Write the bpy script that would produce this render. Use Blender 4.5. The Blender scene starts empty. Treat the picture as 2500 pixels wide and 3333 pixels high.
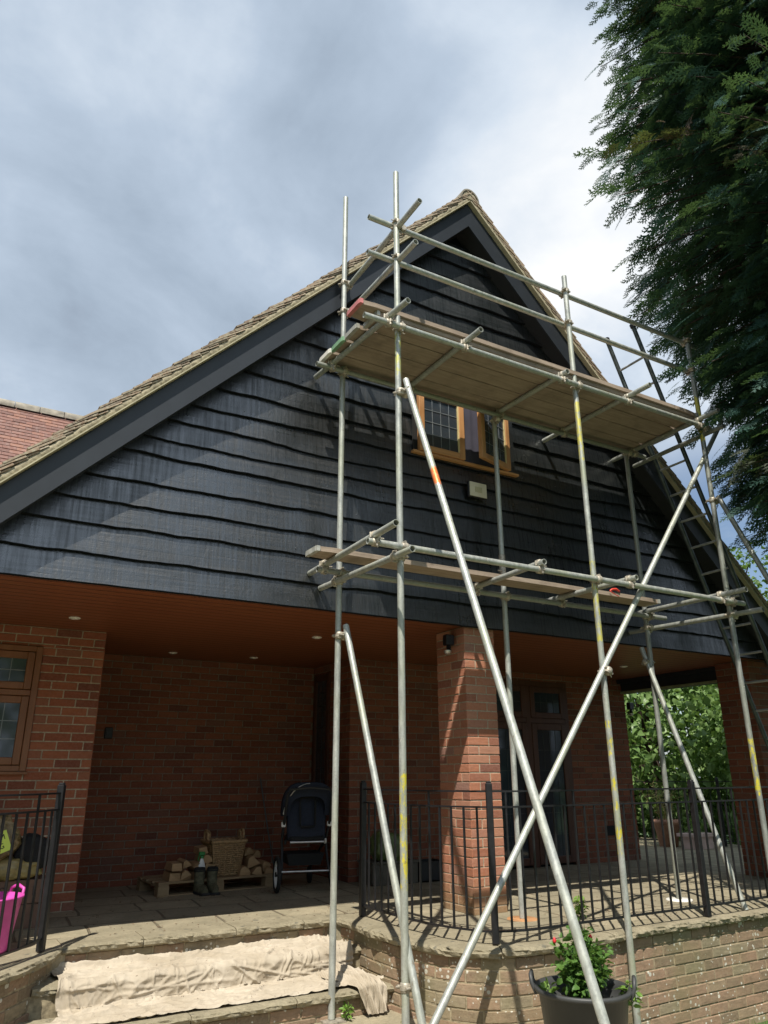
import bpy, bmesh, math, random
import numpy as np
from mathutils import Vector, Matrix, noise
R=math.radians
S=bpy.context.scene
rnd=random.Random(7)
npr=np.random.default_rng(11)
# ------------------------------------------------------------------ camera
cam=bpy.data.cameras.new('camera'); camo=bpy.data.objects.new('camera',cam)
S.collection.objects.link(camo); S.camera=camo
cam.sensor_fit='HORIZONTAL'; cam.sensor_width=36; cam.lens=35.1; cam.clip_end=3000; cam.clip_start=.05
yaw,pit,rol=0.52722,0.33843,-0.002845
_f=Vector((math.sin(yaw)*math.cos(pit),math.cos(yaw)*math.cos(pit),math.sin(pit)))
_r=Vector((math.cos(yaw),-math.sin(yaw),0)); _u=_r.cross(_f)
_r2=_r*math.cos(rol)+_u*math.sin(rol); _u2=-_r*math.sin(rol)+_u*math.cos(rol)
camo.matrix_world=Matrix(((_r2.x,_u2.x,-_f.x,0),(_r2.y,_u2.y,-_f.y,0),(_r2.z,_u2.z,-_f.z,1.084),(0,0,0,1)))
# ------------------------------------------------------------------ sun + sky
L=Vector((.42,.49,-1.0)).normalized()
sun=bpy.data.lights.new('sun','SUN'); sun.energy=4.8; sun.angle=R(.55); sun.color=(1,.94,.84)
suno=bpy.data.objects.new('sun',sun); S.collection.objects.link(suno)
suno.rotation_euler=L.to_track_quat('-Z','Y').to_euler(); suno.location=(-8,-9,20)
W=bpy.data.worlds.new('World'); S.world=W; W.use_nodes=True
nt=W.node_tree; nt.nodes.clear(); N=nt.nodes.new; K=nt.links.new
def wn(t,**k):
    n=N(t)
    for a,b in k.items(): setattr(n,a,b)
    return n
out=wn('ShaderNodeOutputWorld'); sky=wn('ShaderNodeTexSky',sky_type='NISHITA',sun_disc=False)
sky.sun_elevation=math.asin(-L.z); sky.sun_rotation=R(220.6)
bg1=wn('ShaderNodeBackground'); bg1.inputs[1].default_value=.10; K(sky.outputs[0],bg1.inputs[0])
tc=wn('ShaderNodeTexCoord'); sep=wn('ShaderNodeSeparateXYZ'); K(tc.outputs['Generated'],sep.inputs[0])
def wm(op,a,b=None,c=None):
    n=wn('ShaderNodeMath',operation=op)
    for i,v in enumerate((a,b,c)):
        if v is None: continue
        if hasattr(v,'links'): K(v,n.inputs[i])
        else: n.inputs[i].default_value=v
    return n.outputs[0]
dz=wm('ADD',wm('MAXIMUM',sep.outputs[2],0.0),.35)
px_=wm('DIVIDE',sep.outputs[0],dz); py_=wm('DIVIDE',sep.outputs[1],dz)
cmb=wn('ShaderNodeCombineXYZ'); K(px_,cmb.inputs[0]); K(py_,cmb.inputs[1])
def wnoise(scale,det,rough,off):
    mp=wn('ShaderNodeMapping'); mp.inputs['Location'].default_value=off; K(cmb.outputs[0],mp.inputs[0])
    n=wn('ShaderNodeTexNoise'); n.inputs['Scale'].default_value=scale; n.inputs['Detail'].default_value=det; n.inputs['Roughness'].default_value=rough
    n.inputs['Distortion'].default_value=.3
    K(mp.outputs[0],n.inputs['Vector']); return n.outputs['Fac']
def wdot(d):
    n=wn('ShaderNodeVectorMath',operation='DOT_PRODUCT'); K(tc.outputs['Generated'],n.inputs[0]); n.inputs[1].default_value=Vector(d).normalized(); return n.outputs['Value']
def wmap(v,a,b,c=0,d=1):
    n=wn('ShaderNodeMapRange',interpolation_type='SMOOTHSTEP'); K(v,n.inputs[0])
    for i,q in enumerate((a,b,c,d)): n.inputs[i+1].default_value=q
    return n.outputs[0]
n1=wnoise(2.1,6,.55,(1.9,5.3,0)); n2=wnoise(5.5,7,.6,(8.1,4.2,0))
val=wm('ADD',wm('MULTIPLY',n1,.72),wm('MULTIPLY',n2,.26)); val=wm('ADD',val,.022)
def pdir(x,y):
    d=_r2*((x-1250)/2437.6)+_u2*((1666.5-y)/2437.6)+_f
    return tuple(d.normalized())
glow=wmap(wdot(pdir(2000,830)),.955,1.0,0,.20)
glow2=wmap(wdot(pdir(1850,60)),.96,1.0,0,.10)
val=wm('ADD',wm('ADD',val,glow),glow2)
ramp=wn('ShaderNodeValToRGB'); K(val,ramp.inputs[0]); cr=ramp.color_ramp
cr.elements[0].position=.36; cr.elements[0].color=(.305,.37,.465,1)
cr.elements[1].position=.84; cr.elements[1].color=(.98,.99,1.0,1)
for p,c in ((.45,(.385,.470,.580)),(.55,(.475,.568,.69)),(.66,(.65,.735,.84))):
    e=cr.elements.new(p); e.color=(*c,1)
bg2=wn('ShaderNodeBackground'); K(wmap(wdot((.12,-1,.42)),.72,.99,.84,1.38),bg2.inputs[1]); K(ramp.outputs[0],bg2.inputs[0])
gap=wm('MULTIPLY',wmap(wdot(pdir(2480,2000)),.965,.992,0,1),wmap(n2,.30,.5,.65,1))
lowblue=wmap(sep.outputs[2],.02,.5,.35,0)
fac=wm('SUBTRACT',1.0,wm('MAXIMUM',gap,0.0))
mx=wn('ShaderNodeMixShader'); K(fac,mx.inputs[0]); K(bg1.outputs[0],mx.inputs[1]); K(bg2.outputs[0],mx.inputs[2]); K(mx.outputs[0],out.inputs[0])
S.view_settings.view_transform='Standard'; S.view_settings.look='None'; S.view_settings.exposure=0.32; S.view_settings.gamma=1
S.render.engine='CYCLES'
# ------------------------------------------------------------------ helpers
def tag(o,label=None,cat=None,group=None,kind=None):
    if label: o['label']=label
    if cat: o['category']=cat
    if group: o['group']=group
    if kind: o['kind']=kind
    return o
def empty(name,loc=(0,0,0),rz=0):
    o=bpy.data.objects.new(name,None); S.collection.objects.link(o); o.location=loc; o.rotation_euler=(0,0,rz); o.empty_display_size=.1
    return o
def link(name,me,mat=None,parent=None,world=False):
    o=bpy.data.objects.new(name,me); S.collection.objects.link(o)
    if mat is not None:
        for m in (mat if isinstance(mat,(list,tuple)) else [mat]): me.materials.append(m)
    if parent is not None:
        o.parent=parent
        if world:   # mesh given in world coordinates: undo the parent's transform
            q=Matrix.LocRotScale(parent.location,parent.rotation_euler,None)
            if parent.parent: q=Matrix.LocRotScale(parent.parent.location,parent.parent.rotation_euler,None)@parent.matrix_parent_inverse@q
            o.matrix_parent_inverse=q.inverted()
    return o
def pd(name,V,F,mat=None,parent=None,smooth=False,world=False,mi=None):
    me=bpy.data.meshes.new(name); me.from_pydata([tuple(v) for v in V],[],F)
    if mi is not None: me.polygons.foreach_set('material_index',mi)
    if smooth: me.polygons.foreach_set('use_smooth',[True]*len(me.polygons))
    me.update(); return link(name,me,mat,parent,world)
class MB:
    def __init__(s): s.V=[]; s.F=[]; s.I=[]; s.S=[]
    def add(s,V,F,mi=0,sm=False):
        b=len(s.V); s.V+= [tuple(v) for v in V]; s.F+=[tuple(i+b for i in f) for f in F]; s.I+=[mi]*len(F); s.S+=[sm]*len(F)
    def box(s,c,d,rot=None,mi=0,ch=0):
        hx,hy,hz=d[0]/2,d[1]/2,d[2]/2; c=Vector(c)
        if ch>0:
            V=[];
            for sx in(-1,1):
                for sy in(-1,1):
                    for sz in(-1,1):
                        V+=[Vector((sx*(hx-ch),sy*(hy-ch),sz*hz)),Vector((sx*(hx-ch),sy*hy,sz*(hz-ch))),Vector((sx*hx,sy*(hy-ch),sz*(hz-ch)))]
            def ix(a,b,cc,k): return ((a*4+b*2+cc)*3)+k
            F=[]
            for z in(0,1):
                q=[ix(0,0,z,0),ix(1,0,z,0),ix(1,1,z,0),ix(0,1,z,0)]; F.append(q if z else q[::-1])
            for y in(0,1):
                q=[ix(0,y,0,1),ix(1,y,0,1),ix(1,y,1,1),ix(0,y,1,1)]; F.append(q[::-1] if y else q)
            for x in(0,1):
                q=[ix(x,0,0,2),ix(x,1,0,2),ix(x,1,1,2),ix(x,0,1,2)]; F.append(q if x else q[::-1])
            for x in(0,1):
                for y in(0,1):
                    q=[ix(x,y,0,1),ix(x,y,0,2),ix(x,y,1,2),ix(x,y,1,1)]; F.append(q if (x^y)==0 else q[::-1])
            for x in(0,1):
                for z in(0,1):
                    q=[ix(x,0,z,0),ix(x,1,z,0),ix(x,1,z,2),ix(x,0,z,2)]; F.append(q if (x^z)==0 else q[::-1])
            for y in(0,1):
                for z in(0,1):
                    q=[ix(0,y,z,0),ix(0,y,z,1),ix(1,y,z,1),ix(1,y,z,0)]; F.append(q if (y^z)==0 else q[::-1])
            for x in(0,1):
                for y in(0,1):
                    for z in(0,1):
                        q=[ix(x,y,z,0),ix(x,y,z,1),ix(x,y,z,2)]; F.append(q if (x^y^z)==0 else q[::-1])
        else:
            V=[Vector((sx*hx,sy*hy,sz*hz)) for sx in(-1,1) for sy in(-1,1) for sz in(-1,1)]
            F=[(0,1,3,2),(4,6,7,5),(0,4,5,1),(2,3,7,6),(0,2,6,4),(1,5,7,3)]
        if rot is not None: V=[rot@v for v in V]
        s.add([v+c for v in V],F,mi)
    def bx(s,x0,x1,y0,y1,z0,z1,mi=0,ch=0): s.box(((x0+x1)/2,(y0+y1)/2,(z0+z1)/2),(x1-x0,y1-y0,z1-z0),None,mi,ch)
    def tube(s,P,r,n=12,cap=True,mi=0,hollow=0):
        P=[Vector(p) for p in P]; rr=r if isinstance(r,(list,tuple)) else [r]*len(P)
        V=[];F=[]
        t=(P[1]-P[0]).normalized(); a=t.orthogonal().normalized()
        for i,p in enumerate(P):
            if i==0: t=(P[1]-P[0])
            elif i==len(P)-1: t=(P[-1]-P[-2])
            else: t=(P[i+1]-P[i-1])
            t=t.normalized() if t.length>1e-9 else Vector((0,0,1)); a=(a-t*a.dot(t)).normalized(); b=t.cross(a)
            for k in range(n):
                th=2*math.pi*k/n; V.append(p+(a*math.cos(th)+b*math.sin(th))*rr[i])
        m=len(P)
        for i in range(m-1):
            for k in range(n): F.append((i*n+k,i*n+(k+1)%n,(i+1)*n+(k+1)%n,(i+1)*n+k))
        s.add(V,F,mi,True)
        if hollow:
            for end in(0,1):
                base=0 if end==0 else (m-1)*n; pc=P[0] if end==0 else P[-1]; t=((P[1]-P[0]) if end==0 else (P[-2]-P[-1])).normalized()
                ring=[V[base+k] for k in range(n)]; inn=[pc+(v-pc)*hollow for v in ring]; deep=[v+t*min(rr[0]*5,(P[-1]-P[0]).length*.45) for v in inn]
                FF=[]
                for k in range(n):
                    k2=(k+1)%n
                    if end==0: FF+=[(k,n+k,n+k2,k2),(n+k,2*n+k,2*n+k2,n+k2)]
                    else: FF+=[(k,k2,n+k2,n+k),(n+k,n+k2,2*n+k2,2*n+k)]
                FF.append(tuple(range(2*n,3*n)) if end else tuple(range(3*n-1,2*n-1,-1)))
                s.add(ring+inn+deep,FF,mi)
        elif cap:
            s.add(V[:n],[tuple(range(n-1,-1,-1))],mi); s.add(V[(m-1)*n:],[tuple(range(n))],mi)
    def prism(s,pts,off,mi=0):
        n=len(pts); off=Vector(off); P=[Vector(p) for p in pts]
        s.add(P+[p+off for p in P],[tuple(range(n-1,-1,-1)),tuple(range(n,2*n))]+[(i,(i+1)%n,n+(i+1)%n,n+i) for i in range(n)],mi)
    def lathe(s,prof,c=(0,0,0),n=24,mi=0,sx=1,sy=1):
        V=[];F=[]; c=Vector(c)
        for r,z in prof:
            for k in range(n):
                th=2*math.pi*k/n; V.append(c+Vector((r*math.cos(th)*sx,r*math.sin(th)*sy,z)))
        for i in range(len(prof)-1):
            for k in range(n): F.append((i*n+k,i*n+(k+1)%n,(i+1)*n+(k+1)%n,(i+1)*n+k))
        s.add(V,F,mi,True)
    def build(s,name,mat=None,parent=None,world=False):
        me=bpy.data.meshes.new(name); me.from_pydata(s.V,[],s.F)
        me.polygons.foreach_set('material_index',s.I); me.polygons.foreach_set('use_smooth',s.S); me.update()
        return link(name,me,mat,parent,world)
def fixn(o):
    bm=bmesh.new(); bm.from_mesh(o.data); bmesh.ops.recalc_face_normals(bm,faces=bm.faces); bm.to_mesh(o.data); bm.free(); return o
def npmesh(name,V,F,mat,parent=None,attr=None):
    me=bpy.data.meshes.new(name); V=np.asarray(V,np.float32); F=np.asarray(F,np.int32); k=F.shape[1]
    me.vertices.add(len(V)); me.vertices.foreach_set('co',V.ravel()); me.loops.add(F.size); me.loops.foreach_set('vertex_index',F.ravel())
    me.polygons.add(len(F)); me.polygons.foreach_set('loop_start',np.arange(len(F),dtype=np.int32)*k)
    if attr is not None:
        a=me.attributes.new('tone','FLOAT','POINT'); a.data.foreach_set('value',np.asarray(attr,np.float32))
    me.update(calc_edges=True); me.validate(); return link(name,me,mat,parent)
def nz(x,y=0,z=0): return noise.noise(Vector((x,y,z)))
# ------------------------------------------------------------------ materials
def srgb(r,g,b):
    f=lambda c:(c/255/12.92 if c<=10.3 else ((c/255+.055)/1.055)**2.4); return (f(r),f(g),f(b))
class Mt:
    def __init__(s,name):
        m=bpy.data.materials.new(name); m.use_nodes=True; s.m=m; s.t=m.node_tree; s.b=s.t.nodes['Principled BSDF']
    def n(s,t,**k):
        x=s.t.nodes.new(t)
        for a,b in k.items(): setattr(x,a,b)
        return x
    def k(s,a,b): s.t.links.new(a,b)
    def v(s,sock,val):
        if hasattr(val,'links'): s.k(val,sock)
        else: sock.default_value=(*val,1) if (isinstance(val,tuple) and len(val)==3 and sock.type=='RGBA') else val
    def co(s,kind='Object',scale=(1,1,1),rot=(0,0,0)):
        if kind=='World': o=s.n('ShaderNodeNewGeometry').outputs['Position']
        else: o=s.n('ShaderNodeTexCoord').outputs[kind]
        mp=s.n('ShaderNodeMapping'); s.k(o,mp.inputs[0]); mp.inputs['Scale'].default_value=scale; mp.inputs['Rotation'].default_value=rot; return mp.outputs[0]
    def noise(s,vec,scale,det=4,rough=.55,dist=0):
        x=s.n('ShaderNodeTexNoise'); s.k(vec,x.inputs['Vector']); x.inputs['Scale'].default_value=scale; x.inputs['Detail'].default_value=det; x.inputs['Roughness'].default_value=rough; x.inputs['Distortion'].default_value=dist; return x.outputs['Fac']
    def mp(s,val,a,b,c=0,d=1):
        x=s.n('ShaderNodeMapRange'); s.v(x.inputs[0],val)
        for i,q in enumerate((a,b,c,d)): x.inputs[i+1].default_value=q
        return x.outputs[0]
    def ma(s,op,a,b=0.0):
        x=s.n('ShaderNodeMath',operation=op); s.v(x.inputs[0],a); s.v(x.inputs[1],b); return x.outputs[0]
    def mix(s,f,a,b,bt='MIX'):
        x=s.n('ShaderNodeMix',data_type='RGBA',blend_type=bt); s.v(x.inputs[0],f); s.v(x.inputs[6],a); s.v(x.inputs[7],b); return x.outputs[2]
    def ramp(s,f,els):
        x=s.n('ShaderNodeValToRGB'); s.k(f,x.inputs[0]); c=x.color_ramp
        while len(c.elements)<len(els): c.elements.new(.5)
        for e,(p,col) in zip(c.elements,els): e.position=p; e.color=(*col,1)
        return x.outputs[0]
    def island(s): return s.n('ShaderNodeNewGeometry').outputs['Random Per Island']
    def bump(s,h,st=.5,dist=.01):
        x=s.n('ShaderNodeBump'); s.k(h,x.inputs['Height']); x.inputs['Strength'].default_value=st; x.inputs['Distance'].default_value=dist; s.k(x.outputs[0],s.b.inputs['Normal']); return x
    def base(s,c): s.v(s.b.inputs['Base Color'],c); return s
    def set(s,rough=None,metal=None,spec=None,coat=None):
        if rough is not None: s.v(s.b.inputs['Roughness'],rough)
        if metal is not None: s.v(s.b.inputs['Metallic'],metal)
        if spec is not None: s.v(s.b.inputs['Specular IOR Level'],spec)
        if coat is not None: s.v(s.b.inputs['Coat Weight'],coat)
        return s
def simple(name,col,rough=.6,metal=0,var=.25,scale=12,spec=.5,bump=0):
    q=Mt(name); c=q.co(); n=q.noise(c,scale,5)
    q.base(q.mix(q.mp(n,.3,.7),tuple(x*(1-var) for x in col),tuple(min(1,x*(1+var)) for x in col))).set(rough,metal,spec)
    if bump: q.bump(n,bump,.01)
    return q.m
def brick_mat(name,cols,tint=None,lichen=0,dirt=.3,zfade=None):
    q=Mt(name); isl=q.island(); c=q.co('World'); c2=q.co('World',(1,1,3))
    col=q.ramp(isl,cols); n=q.noise(c2,14,6,.65); n2=q.noise(c,55,4,.7)
    col=q.mix(q.mp(n,.35,.75,0,dirt),col,tuple(x*.45 for x in cols[0][1]))
    col=q.mix(q.mp(n2,.3,.75,0,.35),col,tuple(min(1,x*1.6+.03) for x in cols[-1][1]))
    if zfade:   # mossy, algae-stained foot
        pz=q.n('ShaderNodeSeparateXYZ'); q.k(q.co('World'),pz.inputs[0])
        f=q.mp(q.ma('ADD',pz.outputs[2],q.ma('MULTIPLY',n,.25)),zfade[0],zfade[1],zfade[2],0); col=q.mix(f,col,(.23,.22,.12))
    if lichen:
        v=q.n('ShaderNodeTexVoronoi'); q.k(q.co('World'),v.inputs['Vector']); v.inputs['Scale'].default_value=27; v.inputs['Randomness'].default_value=1
        spot=q.ma('LESS_THAN',v.outputs['Distance'],q.mp(q.noise(c,9,3),.42,.68,.0,.40)); col=q.mix(q.ma('MULTIPLY',spot,lichen),col,(.62,.60,.52))
        g=q.noise(c,2.2,4); col=q.mix(q.mp(g,.46,.7,0,.55),col,(.17,.17,.08))
    q.base(col).set(.88,spec=.3); q.bump(q.ma('ADD',n,q.ma('MULTIPLY',n2,.6)),.55,.006); return q.m
RED=[(0,(.125,.040,.025)),(.15,(.19,.055,.028)),(.5,(.235,.072,.034)),(.8,(.28,.095,.045)),(1,(.17,.08,.055))]  # darkened to put the shade of the porch recess into the brick colour
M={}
M['brick']=brick_mat('shaded red brick',RED,dirt=.35)
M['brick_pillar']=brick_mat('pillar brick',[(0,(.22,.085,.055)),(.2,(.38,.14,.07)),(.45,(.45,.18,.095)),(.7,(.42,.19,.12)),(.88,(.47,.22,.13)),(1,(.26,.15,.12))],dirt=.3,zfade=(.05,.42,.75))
M['brick_old']=brick_mat('weathered brick',[(0,(.20,.145,.095)),(.3,(.31,.20,.13)),(.6,(.35,.21,.14)),(.85,(.34,.27,.175)),(1,(.27,.225,.15))],lichen=.95,dirt=.6)
M['brick_pier']=brick_mat('pier brick',[(p,tuple(c*1.4 for c in q)) for p,q in RED],dirt=.35)  # lighter copy of the recess brick for the better lit pier
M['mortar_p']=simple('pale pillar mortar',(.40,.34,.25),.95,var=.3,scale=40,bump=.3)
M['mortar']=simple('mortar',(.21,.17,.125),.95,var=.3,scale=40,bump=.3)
M['mortar_old']=simple('old mortar',(.30,.25,.16),.95,var=.5,scale=25,bump=.4)
def stone(name,a,b,lich=.3):
    q=Mt(name); c=q.co('World'); n=q.noise(c,5,8,.65); n2=q.noise(c,38,6,.7); isl=q.island()
    col=q.mix(q.mp(n,.3,.7),a,b); col=q.mix(q.mp(n2,.35,.75,0,.5),col,tuple(x*.5 for x in a)); col=q.mix(q.ma('MULTIPLY',isl,.4),col,tuple(x*.7 for x in b))
    v=q.noise(c,16,3,.5); col=q.mix(q.mp(v,.62,.7,0,lich),col,(.10,.10,.085))
    q.base(col).set(.92,spec=.25); q.bump(q.ma('ADD',n2,q.ma('MULTIPLY',n,1.5)),.8,.012); return q.m
M['coping']=stone('sandstone coping',(.24,.21,.14),(.41,.36,.25),.65)
def paving():
    q=Mt('sandstone paving'); c=q.co('World',rot=(0,0,R(4)))
    d=q.n('ShaderNodeTexNoise'); q.k(c,d.inputs['Vector']); d.inputs['Scale'].default_value=2.5
    off=q.n('ShaderNodeVectorMath',operation='MULTIPLY_ADD'); q.k(d.outputs['Color'],off.inputs[0]); off.inputs[1].default_value=(.05,.05,0); q.k(c,off.inputs[2])
    b=q.n('ShaderNodeTexBrick'); q.k(off.outputs[0],b.inputs['Vector']); b.inputs['Scale'].default_value=1; b.inputs['Brick Width'].default_value=.72; b.inputs['Row Height'].default_value=.46; b.inputs['Mortar Size'].default_value=.012; b.inputs['Mortar Smooth'].default_value=.35
    b.offset=.37; b.squash=.7; b.squash_frequency=2
    b.inputs['Color1'].default_value=(.32,.28,.195,1); b.inputs['Color2'].default_value=(.44,.38,.26,1); b.inputs['Mortar'].default_value=(.17,.135,.09,1)
    n=q.noise(c,4,8,.65); n2=q.noise(q.co('World',(1,3,1)),24,6,.7); n3=q.noise(c,60,3,.6)
    col=q.mix(q.mp(n,.35,.72,0,.6),b.outputs['Color'],(.16,.15,.10)); col=q.mix(q.mp(n2,.4,.75,0,.55),col,(.11,.095,.065)); col=q.mix(q.mp(n3,.62,.72,0,.35),col,(.42,.38,.28))
    q.base(col).set(.85,spec=.3)
    h=q.ma('SUBTRACT',q.ma('ADD',q.ma('MULTIPLY',n2,.35),q.ma('MULTIPLY',n,.5)),q.ma('MULTIPLY',b.outputs['Fac'],.7)); q.bump(h,.9,.02); return q.m
M['paving']=paving()
def gloss_black():
    q=Mt('black painted weatherboard'); c=q.co('World'); cv=q.co('World',(26,1,1.1)); ch=q.co('World',(1.0,1,34)); isl=q.island()
    v=q.noise(cv,1.6,5,.6); h=q.noise(ch,1.3,6,.65); bl=q.noise(c,1.6,4,.6)
    kn=q.noise(c,9,3,.6,1.5)
    f=q.ma('ADD',q.ma('MULTIPLY',v,.38),q.ma('MULTIPLY',h,.62))
    q.base(q.mix(q.mp(f,.38,.66),(.0030,.0045,.0055),(.0085,.0115,.0125)))
    q.set(rough=q.mp(q.ma('ADD',f,q.ma('MULTIPLY',bl,.6)),.55,1.0,.62,.22),spec=1.0); q.k(q.mp(q.ma('ADD',v,bl),.75,1.2,.15,.85),q.b.inputs['Coat Weight']); q.b.inputs['Coat IOR'].default_value=1.75; q.k(q.mp(v,.35,.65,.42,.2),q.b.inputs['Coat Roughness'])
    q.bump(q.ma('ADD',q.ma('ADD',q.ma('MULTIPLY',v,.5),q.ma('MULTIPLY',h,1.0)),q.ma('MULTIPLY',kn,.8)),.65,.006); return q.m
M['cladding']=gloss_black()
M['board_edge_shade']=simple('matt black board edge shade',(.010,.012,.015),.9,var=.2,spec=.1)  # matt dark underside stands in for the shadow line below each board
M['barge']=simple('dark painted bargeboard',(.021,.026,.033),.5,var=.12,scale=6)
M['soffit_dark']=simple('dark painted soffit',(.02,.022,.026),.55,var=.15)
def tile():
    q=Mt('clay roof tile'); isl=q.island(); c=q.co('World'); n=q.noise(c,30,5,.7); n2=q.noise(c,7,4)
    col=q.ramp(isl,[(0,(.20,.15,.12)),(.35,(.31,.22,.16)),(.7,(.38,.29,.21)),(1,(.40,.27,.19))])
    col=q.mix(q.mp(n,.42,.60,0,.75),col,(.46,.42,.32)); col=q.mix(q.mp(n2,.55,.7,0,.5),col,(.12,.11,.09))
    q.base(col).set(.9,spec=.2); q.bump(n,.5,.008); return q.m
M['tile']=tile()
def tile2():
    q=Mt('wing roof tile'); isl=q.island(); c=q.co('World'); n=q.noise(c,18,5,.7)
    col=q.ramp(isl,[(0,(.15,.082,.07)),(.5,(.21,.11,.09)),(1,(.27,.14,.10))]); col=q.mix(q.mp(n,.45,.7,0,.4),col,(.34,.27,.25)); q.base(col).set(.85,spec=.3); q.bump(n,.4,.006); return q.m
M['tile2']=tile2()
M['ridge']=simple('grey ridge tile',(.24,.22,.18),.92,var=.45,scale=9,bump=.4)
M['bed']=simple('verge mortar',(.33,.29,.20),.95,var=.45,scale=30,bump=.5)
M['strip']=simple('undercloak strip',(.44,.40,.27),.8,var=.15,scale=12)
def ceiling():
    q=Mt('reddish boarded ceiling'); c=q.co('World'); sp=q.n('ShaderNodeSeparateXYZ'); q.k(c,sp.inputs[0])
    y=q.ma('FRACT',q.ma('MULTIPLY',sp.outputs[1],8.0)); g=q.ma('MULTIPLY',q.mp(y,0,.13,0,1),q.mp(y,.87,1,1,0))
    n=q.noise(q.co('World',(1.2,30,1)),1.5,6,.6); idx=q.ma('FLOOR',q.ma('MULTIPLY',sp.outputs[1],8.0)); wv=q.n('ShaderNodeTexWhiteNoise',noise_dimensions='1D'); q.k(idx,wv.inputs['W'])
    col=q.mix(q.mp(n,.3,.7),(.19,.060,.026),(.27,.092,.038)); col=q.mix(q.ma('MULTIPLY',wv.outputs[0],.3),col,(.24,.07,.035)); col=q.mix(g,(.05,.02,.012),col)
    q.base(col).set(.38,spec=.5); q.bump(g,.6,.006); return q.m
M['ceiling']=ceiling()
def wood(name,a,b,rough=.6,sc=(1,1,1),spec=.4,ax=0):
    s=[14,14,14]; s[ax]=1.2
    q=Mt(name); n=q.noise(q.co('Object',tuple(s)),1.3,6,.6,.8); n2=q.noise(q.co(),3,4); isl=q.island()
    col=q.mix(q.mp(n,.3,.7),a,b); col=q.mix(q.mp(n2,.45,.75,0,.4),col,tuple(x*.55 for x in a)); col=q.mix(q.ma('MULTIPLY',isl,.25),col,tuple(x*.6 for x in b))
    q.base(col).set(rough,spec=spec); q.bump(n,.3,.004); return q.m
M['oak']=wood('golden oak frame',(.44,.21,.085),(.60,.32,.14),.35,ax=2)
M['oak_h']=wood('golden oak frame across',(.44,.21,.085),(.60,.32,.14),.35,ax=0)
M['oak_dark']=wood('dark brown timber frame',(.075,.03,.018),(.12,.05,.03),.4,ax=2)
M['oak_brown']=wood('brown timber frame',(.24,.10,.045),(.32,.145,.07),.4,ax=2)
M['cream']=simple('sunlit inner edge',(.62,.50,.25),.5,var=.1)
def board(name,a,b):
    q=Mt(name); n=q.noise(q.co('World',(1.5,26,26)),1.2,7,.65,.6); n2=q.noise(q.co('World'),4.5,5,.6); isl=q.island()
    col=q.mix(q.mp(n,.32,.7),a,b); col=q.mix(q.mp(n2,.48,.7,0,.55),col,tuple(x*.5 for x in a)); col=q.mix(q.ma('MULTIPLY',isl,.35),col,tuple(x*.6 for x in a))
    q.base(col).set(.8,spec=.25); q.bump(n,.5,.005); return q.m
M['board']=board('weathered scaffold board',(.30,.235,.18),(.46,.37,.29))
M['board_under']=M['board']
M['band']=simple('galvanised end band',(.42,.42,.38),.6,.3,var=.3)
M['pinkpaint']=simple('pink paint',(.50,.17,.17),.7,var=.3)
M['greenpaint']=simple('green paint',(.20,.36,.22),.7,var=.3)
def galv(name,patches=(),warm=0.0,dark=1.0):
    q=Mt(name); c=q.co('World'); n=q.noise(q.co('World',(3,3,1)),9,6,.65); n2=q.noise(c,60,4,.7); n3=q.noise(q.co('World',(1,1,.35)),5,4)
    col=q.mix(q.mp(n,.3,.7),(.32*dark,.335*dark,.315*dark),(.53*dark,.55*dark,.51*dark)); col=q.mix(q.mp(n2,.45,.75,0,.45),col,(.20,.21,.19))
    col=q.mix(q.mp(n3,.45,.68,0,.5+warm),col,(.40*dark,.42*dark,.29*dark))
    sp=q.n('ShaderNodeSeparateXYZ'); q.k(c,sp.inputs[0])
    for z0,z1,pc,amt in patches:
        m=q.ma('MULTIPLY',q.mp(sp.outputs[2],z0,z0+.12),q.mp(sp.outputs[2],z1-.12,z1,1,0)); t=q.mp(q.ma('MULTIPLY',q.noise(q.co('World',(1.3,1.3,.45)),22,8,.8),m),1-amt-.02,1-amt+.04)
        col=q.mix(t,col,pc)
    col=q.mix(q.mp(q.noise(q.co('World'),34,3,.5,1.2),.70,.73,0,.75),col,(.68,.66,.60)); col=q.mix(q.mp(q.noise(q.co('World',(2,2,1)),13,4,.6),.66,.70,0,.5),col,(.22,.15,.09))
    q.base(col).set(q.mp(n,.3,.7,.34,.6),.35,spec=.55); q.bump(n2,.12,.002); return q.m
YEL=(.72,.62,.05)
M['galv']=galv('galvanised steel tube'); M['galv_shaded']=galv('shaded galvanised tube',dark=.72)  # darker copy puts shade on right-hand and rear tubes into the colour
M['galvA']=galv('tube with yellow paint',[(.30,1.2,YEL,.50),(3.9,4.6,(.5,.5,.16),.5)],warm=.2)
M['galvC']=galv('tube with yellow streaks',[(.4,1.6,YEL,.46),(2.0,2.9,(.6,.56,.12),.5),(3.6,4.4,(.62,.56,.14),.52)],warm=.3)
M['galvD']=galv('shaded tube yellow at mid height',[(.8,1.5,YEL,.5),(4.2,4.9,(.5,.45,.08),.55)],dark=.75)  # base colour darkened for the conifer's shade on this pole
M['galvG']=galv('tube with orange band',[(2.90,3.20,(.85,.22,.06),.66)],dark=1.08)
M['coupler']=simple('coupler steel',(.44,.40,.33),.55,.45,var=.5,scale=30)
M['ironblk']=simple('black painted iron',(.012,.012,.014),.42,.0,var=.4,scale=30,spec=.5)
M['alu']=simple('dark aluminium ladder',(.10,.12,.12),.45,.6,var=.3)
M['alu_l']=simple('bare aluminium rung',(.45,.46,.45),.5,.6,var=.25)
M['blackpl']=simple('black plastic',(.022,.023,.024),.5,var=.2,spec=.4)
M['tub']=simple('grey black tub plastic',(.05,.052,.052),.5,var=.2,spec=.45,scale=5)
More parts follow.
